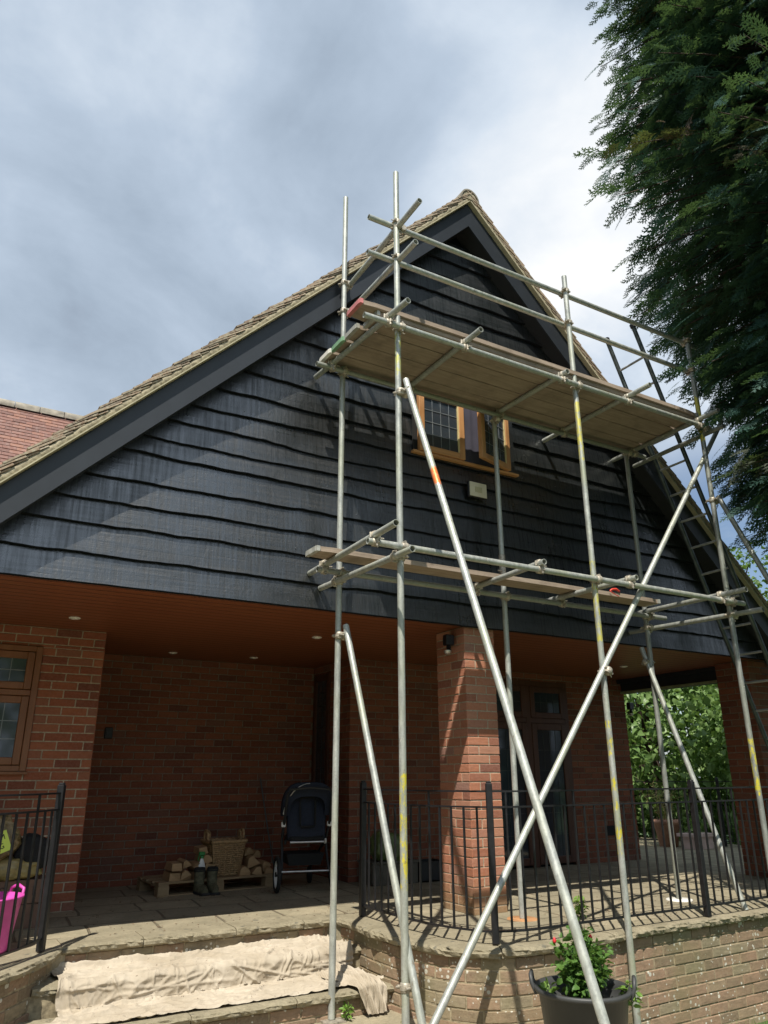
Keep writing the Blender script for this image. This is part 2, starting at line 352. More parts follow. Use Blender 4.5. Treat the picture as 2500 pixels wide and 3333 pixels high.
M['pink']=simple('pink rubber',(.62,.075,.40),.45,var=.1)
M['soil']=simple('soil',(.05,.035,.022),.95,var=.5,scale=30,bump=.8)
M['glass']=Mt('dark window glass').base((.035,.045,.058)).set(.06,spec=1.0).m
M['lead']=simple('lead strip',(.28,.30,.32),.5,.4)
M['lead_d']=simple('dark lead strip',(.05,.06,.06),.5,.3)
M['dark']=simple('dark interior',(.01,.01,.01),.9)
M['curtain']=simple('grey curtain',(.055,.052,.075),.9,var=.2,scale=4)
M['terra']=simple('terracotta',(.50,.27,.18),.85,var=.2)
M['terra_l']=simple('pale pink terracotta',(.62,.46,.40),.85,var=.15)
def cloth():
    q=Mt('cotton dust sheet'); c=q.co('World'); n=q.noise(c,3,5,.6); w=q.n('ShaderNodeTexWave'); q.k(q.co('World',(1,.2,1),(0,0,R(8))),w.inputs[0]); w.inputs['Scale'].default_value=40; w.inputs['Distortion'].default_value=6
    sp=q.noise(c,45,2,.5); fine=q.noise(c,18,6,.7)
    col=q.mix(q.mp(n,.35,.7),(.41,.35,.265),(.55,.485,.39)); col=q.mix(q.mp(sp,.70,.74,0,.7),col,(.14,.10,.07))
    q.base(col).set(.95,spec=.1); q.bump(q.ma('ADD',q.ma('MULTIPLY',w.outputs['Fac'],.25),q.ma('ADD',fine,q.ma('MULTIPLY',q.noise(q.co('World',(5,2,2)),4,4,.5),1.2))),.45,.010); return q.m
M['cloth']=cloth()
def leafmat(name,a,b,trans=.35,rough=.5,attr=False):
    q=Mt(name); c=q.co('World'); n=q.noise(c,1.1,4,.6); isl=q.island()
    f=q.ma('ADD',q.ma('MULTIPLY',isl,.55),q.ma('MULTIPLY',q.mp(n,.3,.7),.45)); col=q.mix(f,a,b)
    if attr:
        at=q.n('ShaderNodeAttribute'); at.attribute_name='tone'; col=q.mix(q.mp(at.outputs['Fac'],.0,1.0),col,(.20,.075,.03))
    q.base(col).set(rough,spec=.35)
    tr=q.n('ShaderNodeBsdfTranslucent'); q.k(q.mix(.5,col,(.25,.4,.05)),tr.inputs[0]); mxx=q.n('ShaderNodeMixShader'); mxx.inputs[0].default_value=trans
    o=q.t.nodes['Material Output']; q.k(q.b.outputs[0],mxx.inputs[1]); q.k(tr.outputs[0],mxx.inputs[2]); q.k(mxx.outputs[0],o.inputs[0]); return q.m
M['conifer']=leafmat('conifer foliage',(.020,.058,.053),(.055,.128,.098),.22,.55,True)
M['hedge']=leafmat('broad leaf foliage',(.06,.13,.03),(.28,.41,.15),.32,.38)
M['oakleaf']=leafmat('far tree foliage',(.05,.11,.02),(.13,.22,.05),.3)
M['paleleaf']=leafmat('pale leaf foliage',(.20,.28,.12),(.36,.44,.26),.3)
M['roseleaf']=leafmat('rose foliage',(.04,.11,.025),(.14,.26,.06),.3,.4)
M['weed']=leafmat('weed foliage',(.14,.28,.04),(.26,.40,.10),.35)
M['straw']=leafmat('dry stems',(.38,.30,.12),(.5,.45,.2),.2)
M['bark']=simple('bark',(.06,.04,.03),.95,var=.5,scale=20,bump=.6)
M['stem']=simple('green stem',(.07,.11,.03),.8)
M['rosered']=simple('red rose petal',(.65,.03,.04),.5)
M['grass']=simple('lawn',(.06,.10,.025),.95,var=.5,scale=3,bump=.6)
M['log']=wood('split log face',(.36,.22,.11),(.52,.35,.19),.85)
M['pallet']=wood('pallet timber',(.25,.17,.09),(.36,.26,.15),.85)
M['wicker']=simple('willow cane',(.33,.21,.10),.7,var=.45,scale=60)
M['navy']=simple('navy fabric',(.012,.018,.035),.85,var=.3,scale=60,bump=.2)
M['blackcl']=simple('black fabric',(.010,.011,.012),.9,var=.3,scale=60)
M['chrome']=simple('satin silver',(.55,.55,.55),.35,.8)
M['white']=simple('white plastic',(.75,.75,.73),.5,var=.05)
M['greenpl']=simple('green plastic',(.02,.22,.05),.45)
M['rubber']=simple('rubber tyre',(.02,.02,.02),.8)
M['card']=simple('brown cardboard',(.17,.10,.07),.9,var=.2,scale=8)
M['bagp']=Mt('bark print sack'); 
_q=M['bagp']; _n=_q.noise(_q.co('World'),22,4,.6,1); _q.base(_q.ramp(_n,[(.3,(.05,.055,.02)),(.5,(.20,.14,.06)),(.7,(.32,.24,.12))])).set(.35,spec=.5); _q.bump(_n,.6,.02); M['bagp']=_q.m
M['baggreen']=simple('green plastic sack',(.10,.14,.05),.35,var=.4,scale=14,spec=.5,bump=.3)
M['bagyel']=simple('yellow striped sack',(.27,.21,.08),.4,var=.4,scale=20)
M['label']=simple('lime label',(.62,.78,.10),.5,var=.03)
M['ink']=simple('black ink',(.012,.012,.012),.7)
M['cardink']=simple('dark print',(.06,.035,.03),.8)
M['boot']=simple('camouflage boot',(.10,.095,.055),.8,var=.7,scale=25,bump=.3)
M['floodface']=simple('beige flood lamp face',(.66,.60,.44),.5,var=.04)
M['floodin']=simple('flood lamp chip',(.50,.45,.28),.5,var=.04)
M['litter']=simple('leaf litter',(.16,.09,.045),.9,var=.6,scale=60)
M['orangeleaf']=simple('orange leaf',(.42,.22,.10),.7)
M['redstrap']=simple('red strap',(.60,.05,.03),.5)
M['lamp_white']=simple('white lamp trim',(.78,.76,.70),.4,var=.03)
# ------------------------------------------------------------------ brick builder
def brick_run(mb,P,Nn,Ltot,z0,z1,phase=0,out=.005,ends=(0,0),curved=False,skip=None,seed=0,bl=.225,ch=.075):
    """stretcher bond along a path; P(s)->(x,y), Nn(s)->(nx,ny) outward"""
    rg=random.Random(seed); nrow=int(round((z1-z0)/ch+.499)); m=.010
    for r in range(nrow):
        za=z1-(r+1)*ch+m/2; zb=z1-r*ch-m/2
        if za<z0: za=z0
        if zb-za<.02: continue
        s=-((r+phase)%2)*bl/2
        while s<Ltot-1e-6:
            a=max(s+m/2,0 if s<0 else s+m/2); b=min(s+bl-m/2,Ltot)
            if s<0: a=-ends[0]
            elif s==0: a=-ends[0] if ends[0] else m/2
            if s+bl>=Ltot-1e-6: b=Ltot+ends[1]
            s+=bl
            if b-a<.03: continue
            if skip and skip((a+b)/2,(za+zb)/2,a,b): continue
            zj=rg.uniform(-.0012,.0012); o=out+rg.uniform(-.0018,.0018) if not curved else out+rg.uniform(-.004,.003); c=.0035
            k=3 if curved else 1; V=[];F=[]
            for i in range(k+1):
                t=a+(b-a)*i/k; ti=min(max(t,a+(c if i==0 else 0)),b-(c if i==k else 0))
                p=P(t);n=Nn(t);pi=P(ti);ni=Nn(ti)
                V+=[(p[0]+n[0]*-.003,p[1]+n[1]*-.003,za+zj),(p[0]+n[0]*(o-c),p[1]+n[1]*(o-c),za+zj),(pi[0]+ni[0]*o,pi[1]+ni[1]*o,za+zj+c),
                    (pi[0]+ni[0]*o,pi[1]+ni[1]*o,zb+zj-c),(p[0]+n[0]*(o-c),p[1]+n[1]*(o-c),zb+zj),(p[0]+n[0]*-.003,p[1]+n[1]*-.003,zb+zj)]
            for i in range(k):
                for j in range(5): F.append((i*6+j,(i+1)*6+j,(i+1)*6+j+1,i*6+j+1))
            F+=[(0,1,2,3,4,5),tuple(k*6+j for j in (5,4,3,2,1,0))]
            mb.add(V,F,0)
def straight(mb,a,b,z0,z1,n,**k):
    a=Vector(a);b=Vector(b);d=(b-a);Lt=d.length;d/=Lt
    brick_run(mb,lambda s:(a.x+d.x*s,a.y+d.y*s),lambda s:n,Lt,z0,z1,**k)
def catmull(P,step=.05):
    P=[Vector(p) for p in P]; Q=[P[0]*2-P[1]]+P+[P[-1]*2-P[-2]]; o=[]
    for i in range(1,len(Q)-2):
        n=max(2,int((Q[i+1]-Q[i]).length/step))
        for j in range(n):
            t=j/n; a,b,c,d=Q[i-1],Q[i],Q[i+1],Q[i+2]
            o.append(.5*((2*b)+(c-a)*t+(2*a-5*b+4*c-d)*t*t+(3*b-a-3*c+d)*t**3))
    o.append(P[-1]); return o
class Path:
    def __init__(s,pts,off=0):
        P=[Vector((p[0],p[1])) for p in pts]; n=len(P); N=[]
        for i in range(n):
            t=(P[min(i+1,n-1)]-P[max(i-1,0)]).normalized(); N.append(Vector((t.y,-t.x)))
        P=[p+N[i]*off for i,p in enumerate(P)]
        s.P=P;s.N=N;s.S=[0]
        for i in range(1,n): s.S.append(s.S[-1]+(P[i]-P[i-1]).length)
        s.L=s.S[-1]
    def at(s,q):
        q=min(max(q,0),s.L-1e-6); import bisect
        i=max(0,min(bisect.bisect_right(s.S,q)-1,len(s.P)-2)); t=(q-s.S[i])/(s.S[i+1]-s.S[i]); return s.P[i].lerp(s.P[i+1],t)
    def nn(s,q):
        q=min(max(q,0),s.L-1e-6); import bisect
        i=max(0,min(bisect.bisect_right(s.S,q)-1,len(s.P)-2)); t=(q-s.S[i])/(s.S[i+1]-s.S[i]); return s.N[i].lerp(s.N[i+1],t).normalized()
# ================================================================== ground, patio, steps
EDGE_R=[(3.04,6.04),(3.075,5.9),(3.06,5.4),(3.12,4.95),(3.27,4.62),(3.52,4.44),(3.95,4.385),(4.4,4.41),(4.9,4.455),(5.55,4.47),(6.4,4.50),(8.0,4.62),(9.6,5.0),(10.8,6.0),(11.5,7.6),(11.75,9.2),(11.6,10.6),(11.0,12.0)]
EDGE_L=[(-3.2,4.75),(-1.4,4.72),(-.4,4.86),(.2,5.08),(.56,5.37),(.80,5.66),(.95,5.90),(1.0,6.04)]
er=catmull(EDGE_R,.06); el=catmull(EDGE_L,.06)
ground=MB(); 
ground.add([(-150,-150,-.78),(150,-150,-.78),(150,150,-.78),(-150,150,-.78)],[(0,1,2,3)])
tag(ground.build('ground',M['grass']),kind='structure')
def ngon_solid(name,pts,z0,z1,mat):
    bm=bmesh.new(); vs=[bm.verts.new((p[0],p[1],z1)) for p in pts]; f=bm.faces.new(vs); f.normal_update()
    if f.normal.z<0: f.normal_flip()
    bmesh.ops.triangulate(bm,faces=[f]); me=bpy.data.meshes.new(name)
    n=len(pts); lo=[bm.verts.new((p[0],p[1],z0)) for p in pts]
    for i in range(n): bm.faces.new((vs[i],lo[i],lo[(i+1)%n],vs[(i+1)%n]))
    bmesh.ops.recalc_face_normals(bm,faces=bm.faces); bm.to_mesh(me); bm.free()
    return tag(link(name,me,mat),kind='structure')
inset_r=Path([(p.x,p.y) for p in er],-.055); inset_l=Path([(p.x,p.y) for p in el],-.055)
pl=[(p.x,p.y) for p in inset_l.P]+[(p.x,p.y) for p in inset_r.P]
pl[len(inset_l.P)-1]=(1.06,6.10); pl[len(inset_l.P)]=(2.98,6.10)
ngon_solid('patio',pl+[(11,14),(-3.2,14)],-.9,0,M['paving'])
ngon_solid('garden_path',[(-3.3,-.5),(-3.3,4.9),(-.4,5.0),(.4,5.5),(.8,5.9),(1.0,6.2),(3.2,6.2),(3.2,5.2),(3.3,4.7),(3.7,4.5),(4.25,4.5),(4.3,-.5)],-.95,-.47,M['paving'])
def coping(name,parent,path,z1,z0,depth,mat,stones=.62,seed=0,rough=.015):
    """row of rough edged stones, each an island"""
    mb=MB(); s=0; rg=random.Random(seed)
    while s<path.L-.05:
        l=min(stones*rg.uniform(.75,1.2),path.L-s)
        if path.L-(s+l)<.25: l=path.L-s
        a,b=s+.004,s+l-.004; s+=l; k=max(3,int((b-a)/.022)); V=[];F=[]; tz=rg.uniform(-.003,.004)
        for i in range(k+1):
            q=a+(b-a)*i/k; p=path.at(q); n=path.nn(q); e=min(i,k-i); ed=-.007 if e==0 else 0
            def o(j): return rough*(nz(q*9,j*1.3,seed)*1.0+nz(q*28,j*2.1,seed+5)*.9)+ed
            prof=[(-depth,z1),(-.05,z1+.001+nz(q*6,0,seed)*.002),(-.008+o(0)*.6,z1-.004+o(6)*.3),(.0+o(1),z1-.016),(.003+o(2),(z0+z1)/2+.004),(o(3)-.002,z0+.012),(-.014+o(4)*.7,z0+o(5)*.25),(-.10,z0)]
            for (d,z) in prof: V.append((p.x+n.x*d,p.y+n.y*d,z+tz))
        m=8
        for i in range(k):
            for j in range(m-1): F.append((i*m+j,i*m+j+1,(i+1)*m+j+1,(i+1)*m+j))
        F+=[tuple(range(m-1,-1,-1)),tuple(k*m+j for j in range(m))]
        mb.add(V,F,0)
    return mb.build(name,mat,parent,True)
def old_wall(name,loc,pts,label,seed):
    e=empty(name,loc); tag(e,label,'retaining wall')
    w=Path([(p.x,p.y) for p in pts],-.05); mb=MB()
    # normals must point outwards (away from patio)
    brick_run(mb,lambda s:tuple(w.at(s)),lambda s:tuple(w.nn(s)),w.L,-.95,-.055,curved=True,seed=seed,out=.006)
    V=[];F=[]; n=len(w.P)
    for i,p in enumerate(w.P):
        for z in(-.95,-.054): V.append((p.x,p.y,z))
        for z in(-.054,-.95): V.append((p.x-w.N[i].x*.045,p.y-w.N[i].y*.045,z))
    for i in range(n-1):
        for j in range(4): F.append((i*4+j,i*4+(j+1)%4,(i+1)*4+(j+1)%4,(i+1)*4+j))
    mb.add(V,F,1); mb.build('brickwork',[M['brick_old'],M['mortar_old']],e,True)
    coping('coping',e,Path([(p.x,p.y) for p in pts],0),.004,-.052,.27,M['coping'],seed=seed)
    return e
wr=old_wall('retaining_wall',(4.5,4.5,-.78),er,'curved lichen-spotted brick retaining wall with stone coping under the right-hand railing',3)
wl=old_wall('retaining_wall',(0,5.2,-.47),el,'short curved brick retaining wall with stone coping beside the pink tub',9)
st=empty('garden_steps',(2.0,5.7,-.47)); tag(st,'wide stone-edged garden steps under a cream dust sheet','steps')
class Line(Path):
    def __init__(s,a,b): super().__init__([(a[0]+(b[0]-a[0])*i/40,a[1]+(b[1]-a[1])*i/40) for i in range(41)])
coping('top_tread',st,Line((1.0,6.04),(3.045,6.04)),.003,-.052,.30,M['coping'],stones=.66,seed=21)
for (zt,yf,x0,x1,sd,nm) in ((-.155,5.715,.80,3.15,31,'tread'),(-.31,5.235,.45,3.22,41,'tread')):
    coping(nm,st,Line((x0,yf),(x1,yf)),zt,zt-.048,.42,M['coping'],stones=.7,seed=sd)
rs=MB()
for (y,z0,z1,x0,x1,sd) in ((6.085,-.155,-.055,.95,3.1,1),(5.76,-.31,-.205,.75,3.16,2),(5.28,-.47,-.36,.4,3.2,3)):
    straight(rs,(x0,y),(x1,y),z0,z1,(0,-1),seed=sd,out=.005); rs.bx(x0,x1,y,y+.06,z0,z1,1)
rs.build('riser',[M['brick_old'],M['mortar_old']],st,True)
fill=MB(); fill.bx(.72,3.15,5.74,6.2,-.46,-.205); fill.bx(.4,3.2,5.3,5.76,-.465,-.36); fill.build('core',M['mortar_old'],st,True)
# ================================================================== house
H=empty('house',(4.0,7.0,0)); tag(H,'brick house with black weatherboarded gable and tiled roof over an open porch','house')
def hp(mb,name,mat): return mb.build(name,mat,H,True)
WY=5.56; YV=5.345; AX,AZ=4.20,7.09; ML=1.022; MR=1.008; SOF=2.385
zl=lambda x:AZ+(x-AX)*ML      # roof underside line on the left slope
zr=lambda x:AZ-(x-AX)*MR
# --- cladding boards with waney lower edges
lev=[2.375,2.583,2.82,3.008,3.208,3.436,3.595,3.777,3.955,4.165,4.384,4.60,4.833,5.045,5.262,5.48,5.70,5.925,6.15,6.38,6.62]
cl=MB()
for i,z0 in enumerate(lev[:-1]):
    zt=lev[i+1]+.045; V=[];F=[]; kx=220
    sd=i*7.3
    def wane(x):
        w=.020*nz(x*.9,sd)+.014*nz(x*2.7,sd,3)+.005*nz(x*11,sd,5)
        g=nz(x*.55+3,sd*2.1,9)
        if g>.42: w-=.05*(g-.42)/.3
        return w*(0 if i==0 else 1)+(.003*nz(x*5,2) if i==0 else 0)
    for k in range(kx+1):
        t=k/kx
        zz=[zt,z0+.10,z0+.03,z0+.006,z0,z0]
        yy=[WY-.006,WY-.030,WY-.038,WY-.041,WY-.037,WY-.004]
        xb=None
        for j in range(6):
            zref=max(zz[j],z0)
            xl=max(AX-(AZ-.20-zref)/ML,-3.3); xr=min(AX+(AZ-.20-zref)/MR,8.85)
            if xr<xl: xl=xr=AX
            x=xl+(xr-xl)*t
            w=wane(x) if j>=2 else (wane(x)*.4 if j==1 else 0)
            dy=.0025*nz(x*3,zz[j]*20,i)
            V.append((x,yy[j]+dy,zz[j]+w))
    for k in range(kx):
        for j in range(5): F.append((k*6+j,k*6+j+1,(k+1)*6+j+1,(k+1)*6+j))
    cl.add(V,F,0,False)
cl.add([(AX-(AZ-.27-2.4)/ML,WY+.03,2.40),(AX+(AZ-.27-2.4)/MR,WY+.03,2.40),(AX,WY+.03,AZ-.27)],[(0,1,2)],0)
clad=hp(cl,'gable_cladding',[M['cladding'],M['board_edge_shade']])
for i,p in enumerate(clad.data.polygons):
    p.use_smooth=(i%5)<2
    if i%5>=3: p.material_index=1
    if i==len(clad.data.polygons)-1: p.material_index=1
rgn=random.Random(3); nm=None; nmat=simple('dull nail head',(.16,.17,.18),.5,.5)
for i,z0 in enumerate(lev[:-1]):
    for x in [k*.6+rgn.uniform(-.1,.1)+(i%2)*.3 for k in range(-1,15)]:
        zz=z0+.045+rgn.uniform(-.01,.012)
        if AX-(AZ-.55-zz)/ML<x<AX+(AZ-.55-zz)/MR and rgn.random()<.55:
            if nm is None:
                mb=MB(); mb.tube([(0,-.004,0),(0,.006,0)],.0042,8); o_=mb.build('nail_head',nmat,clad); nm=o_.data
            else: o_=link('nail_head',nm,None,clad)
            o_.matrix_parent_inverse=clad.matrix_parent_inverse.inverted() if False else Matrix.Identity(4); o_.location=(x,WY-.038,zz)
# --- verge: bargeboards, soffits, undercloak, mortar, tiles
def slope_pt(side,d,h,y):
    """d = distance down slope from apex, h = height normal to the slope"""
    m=ML if side<0 else MR; q=math.sqrt(1+m*m); ux,uz=side/q,-m/q; nx,nz_=side*m/q,1/q
    return Vector((AX+ux*d+nx*h,y,AZ+uz*d+nz_*h))
DL={-1:6.9,1:6.62}
for side in(-1,1):
    D=DL[side]; m=ML if side<0 else MR
    b=MB(); 
    b.prism([(AX,YV,AZ-.005),(AX+side*(D/math.sqrt(1+m*m)),YV,AZ-.005-m*(D/math.sqrt(1+m*m))),(AX+side*(D/math.sqrt(1+m*m)),YV,AZ-.30-m*(D/math.sqrt(1+m*m))),(AX,YV,AZ-.30)],(0,.022,0))
    fixn(hp(b,'bargeboard',M['barge']))
    b=MB(); zz=[.255,.275]; X1=D/math.sqrt(1+m*m)
    b.prism([(AX,YV+.022,AZ-zz[0]),(AX+side*X1,YV+.022,AZ-zz[0]-m*X1),(AX+side*X1,YV+.022,AZ-zz[1]-m*X1),(AX,YV+.022,AZ-zz[1])],(0,WY-YV+.03,0))
    fixn(hp(b,'verge_soffit',M['soffit_dark']))
    b=MB(); Xq=[slope_pt(side,d,h,YV-.052) for d,h in((0.0,0.002),(D,.002),(D,.011),(0.0,.011))]
    b.prism(Xq,(0,.20,0)); fixn(hp(b,'undercloak',M['strip']))
    # mortar bed under the tiles
    V=[];F=[]; k=260
    for i in range(k+1):
        d=D*i/k; e=.006*nz(d*12,side)+.004*nz(d*40,side)
        for (h,y) in((.0115,YV-.034),(.028,YV-.042+e),(.052,YV-.036+e*1.4),(.070,YV+.03)): V.append(slope_pt(side,d,h,y))
    for i in range(k):
        for j in range(3): F.append((i*4+j,i*4+j+1,(i+1)*4+j+1,(i+1)*4+j))
    fixn(pd('verge_mortar',V,F,M['bed'],H,True,True))
    # tiles
    rt=MB(); rg=random.Random(40+side); g=.1; nC=int(D/g)
    m_=ML if side<0 else MR; ang=math.atan(m_)
    for c in range(nC):
        dtail=(c+1)*g+.03; tl=.255
        ys=[YV-.050]; w=.165 if c%2 else .085
        for q in range(4): ys.append(ys[-1]+(w if q==0 else .165))
        ys.append(11.0)
        for q in range(len(ys)-1):
            y0,y1=ys[q]+.0015,ys[q+1]-.0015; long=q==len(ys)-2
            lift=rg.uniform(0,.014)*(1.0 if not long else .2)+.030; j=rg.uniform(-.006,.006); yo=rg.uniform(-.006,.005) if q==0 else 0
            head=slope_pt(side,dtail-tl,.060,0); tail=slope_pt(side,dtail+j,.062+lift*.9,0)
            nrm=Vector((side*math.sin(ang),0,math.cos(ang))); th=nrm*.013
            cam_=.004*rg.uniform(.3,1.6)
            mid=(head+tail)/2+nrm*cam_
            P=[head,mid,tail]; V=[]
            for p in P:
                V+=[(p.x,y0+yo,p.z),(p.x,y1,p.z),((p+th).x,y1,(p+th).z),((p+th).x,y0+yo,(p+th).z)]
            F=[(0,1,2,3),(8,11,10,9)]
            for a in(0,4):
                for jn in range(4): F.append((a+jn,a+4+jn,a+4+(jn+1)%4,a+(jn+1)%4))
            rt.add(V,F,0)
    # roof deck under the tiles
    rt.prism([slope_pt(side,0,.03,YV+.03),slope_pt(side,D,.03,YV+.03),slope_pt(side,D,.05,YV+.03),slope_pt(side,0,.05,YV+.03)],(0,5.8,0),1)
    # undercloak tile ends seen in the mortar
    for c in range(nC):
        d=c*g+.05+rg.uniform(-.02,.02); 
        a=slope_pt(side,d-.06,.046,0); b_=slope_pt(side,d+.09,.070,0); nrm=Vector((side*math.sin(ang),0,math.cos(ang)))*.010
        rt.prism([(a.x,YV-.044+rg.uniform(-.004,.004),a.z),(b_.x,YV-.044,b_.z),((b_+nrm).x,YV-.044,(b_+nrm).z),((a+nrm).x,YV-.044,(a+nrm).z)],(0,.07,0),0)
    rr=fixn(hp(rt,'roof',[M['tile'],M['mortar_old']]))
rg_=MB()
for i in range(20):
    y0=YV-.055+i*.30; y1=y0+.292
    V=[];F=[]; n=14; r0=.125
    for y in(y0,y1):
        for k in range(n+1):
            th=math.pi*(k/n)*1.05-.025*math.pi
            for rr_ in(r0,r0-.016):
                V.append((AX+rr_*math.cos(th)*1.0,y,AZ+.015+rr_*math.sin(th)*1.15+.003*(i%2)))
    w=(n+1)*2
    for k in range(n):
        F+=[(k*2,(k+1)*2,w+(k+1)*2,w+k*2),(k*2+1,w+k*2+1,w+(k+1)*2+1,(k+1)*2+1),(k*2,k*2+1,(k+1)*2+1,(k+1)*2),(w+k*2,w+(k+1)*2,w+(k+1)*2+1,w+k*2+1)]
    rg_.add(V,F,0)
ridge=fixn(hp(rg_,'ridge_tiles',M['ridge']))
b=MB(); b.prism([(AX-.105,YV-.045,AZ+.03),(AX+.105,YV-.045,AZ+.03),(AX+.06,YV-.045,AZ+.12),(AX-.06,YV-.045,AZ+.12)],(0,.05,0)); hp(b,'ridge_mortar',M['bed'])
# --- wing roof on the left, behind
wq=MB(); rg=random.Random(5); yr,zr0,pitch=11.0,6.08,R(47)
for c in range(44):
    zt=zr0-c*.1*math.sin(pitch); yt=yr-c*.1*math.cos(pitch)
    x=-6+(c%2)*.0825
    while x<3.2:
        x1=x+.165; lf=rg.uniform(0,.006)
        # each tile tail shows as a stepped course
        a=(yt+.10*math.cos(pitch),zt+.10*math.sin(pitch)); b_=(yt-.125*math.cos(pitch)-.012,zt-.125*math.sin(pitch)+.012+lf)
        wq.add([(x+.0015,a[0],a[1]-.0),(x1-.0015,a[0],a[1]-.0),(x1-.0015,b_[0],b_[1]),(x+.0015,b_[0],b_[1]),(x+.0015,b_[0]+.009,b_[1]-.013),(x1-.0015,b_[0]+.009,b_[1]-.013),(x+.0015,a[0]+.02,a[1]-.04),(x1-.0015,a[0]+.02,a[1]-.04)],[(0,3,2,1),(3,4,5,2),(0,6,4,3),(1,2,5,7),(4,6,7,5)],0)
        x=x1
fixn(hp(wq,'wing_roof',M['tile2']))
wq=MB(); wq.prism([(-6,yr+.05,zr0-.13),(-6,yr-2.8,zr0-3.19),(-6,yr-2.8,zr0-3.3),(-6,yr+.6,zr0-.5)],(10,0,0)); fixn(hp(wq,'wing_roof_deck',M['dark']))
wq=MB()
for i in range(28):
    x0=-6+i*.33; V=[];F=[];n=10
    for x in(x0,x0+.322):
        for k in range(n+1):
            th=math.pi*k/n; V.append((x,yr+.03+.12*math.cos(th),zr0-.03+.135*math.sin(th)))
    for k in range(n): F.append((k,k+1,n+2+k,n+1+k))
    wq.add(V,F,0,True)
hp(wq,'wing_ridge_tiles',M['ridge'])
# --- porch ceiling, beams
b=MB(); b.bx(-3.3,8.70,WY-.002,9.2,SOF,SOF+.03); hp(b,'porch_ceiling',M['ceiling'])
b=MB(); b.bx(8.58,8.74,5.66,11,2.20,2.384); b.bx(8.50,8.58,5.66,11,2.33,2.384); hp(b,'eaves_beam',M['barge'])
b=MB(); b.bx(8.555,8.578,5.70,11,2.192,2.222); hp(b,'beam_trim',M['paleleaf'] if False else simple('pale green weathered trim',(.30,.33,.20),.7))
b=MB(); b.bx(-3.3,8.5,9.3,9.34,2.2,2.6); hp(b,'rear_light_stop',M['dark'])  # unseen strip added to block light behind the porch ceiling
# --- brick walls
def wall(name,segs,mortar,mat='brick',seed=0,split=1):
    mb=MB()
    for i,(a,b_,z0,z1,n,ends) in enumerate(segs): straight(mb,a,b_,z0,z1,n,seed=seed+i*3,ends=ends,phase=i%2 if split else 0)
    for q in mortar: mb.bx(*q,1)
    return mb.build(name,[M[mat],M['mortar' if mat=='brick' else 'mortar_p']],H,True)
PY=7.54
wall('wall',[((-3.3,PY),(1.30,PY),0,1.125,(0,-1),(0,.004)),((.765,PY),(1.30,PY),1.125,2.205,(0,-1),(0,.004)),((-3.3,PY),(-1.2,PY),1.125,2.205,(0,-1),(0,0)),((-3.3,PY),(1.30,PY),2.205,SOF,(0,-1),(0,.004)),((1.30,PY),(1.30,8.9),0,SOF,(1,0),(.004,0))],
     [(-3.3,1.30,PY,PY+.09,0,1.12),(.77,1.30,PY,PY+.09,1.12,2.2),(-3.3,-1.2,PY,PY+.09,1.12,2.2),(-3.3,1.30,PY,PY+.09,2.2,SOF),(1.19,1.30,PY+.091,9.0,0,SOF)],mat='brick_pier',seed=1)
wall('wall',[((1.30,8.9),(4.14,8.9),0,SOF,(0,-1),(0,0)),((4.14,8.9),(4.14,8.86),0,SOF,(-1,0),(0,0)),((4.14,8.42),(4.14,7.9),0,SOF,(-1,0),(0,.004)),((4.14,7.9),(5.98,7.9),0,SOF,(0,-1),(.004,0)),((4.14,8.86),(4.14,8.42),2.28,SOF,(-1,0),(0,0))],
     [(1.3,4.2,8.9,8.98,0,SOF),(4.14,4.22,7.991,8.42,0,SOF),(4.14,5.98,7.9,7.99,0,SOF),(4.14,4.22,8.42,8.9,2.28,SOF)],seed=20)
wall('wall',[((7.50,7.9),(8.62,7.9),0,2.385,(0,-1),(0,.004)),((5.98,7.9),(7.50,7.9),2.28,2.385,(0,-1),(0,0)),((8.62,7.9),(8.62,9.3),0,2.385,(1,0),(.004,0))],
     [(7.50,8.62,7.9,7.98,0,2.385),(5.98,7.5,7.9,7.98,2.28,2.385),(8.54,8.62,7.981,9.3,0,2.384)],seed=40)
def pillar(x0,y0,wx,wy,mat,seed,z1=SOF-.005):
    mb=MB(); x1,y1=x0+wx,y0+wy
    for i,(a,b_,n) in enumerate((((x0,y0),(x1,y0),(0,-1)),((x1,y0),(x1,y1),(1,0)),((x1,y1),(x0,y1),(0,1)),((x0,y1),(x0,y0),(-1,0)))):
        straight(mb,a,b_,0,z1,n,seed=seed+i,ends=(.004,.004),phase=0 if i%2 else 1)
    mb.bx(x0,x1,y0,y1,0,z1,1); return mb.build('pillar',[M[mat],M['mortar_p' if mat=='brick_pillar' else 'mortar']],H,True)
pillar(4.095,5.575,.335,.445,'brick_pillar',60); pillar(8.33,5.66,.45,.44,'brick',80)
pillar(-2.6,5.6,.335,.445,'brick',90)
# air bricks
b=MB(); b.bx(8.02,8.22,7.885,7.9,.32,.44); hp(b,'air_brick',M['dark'])
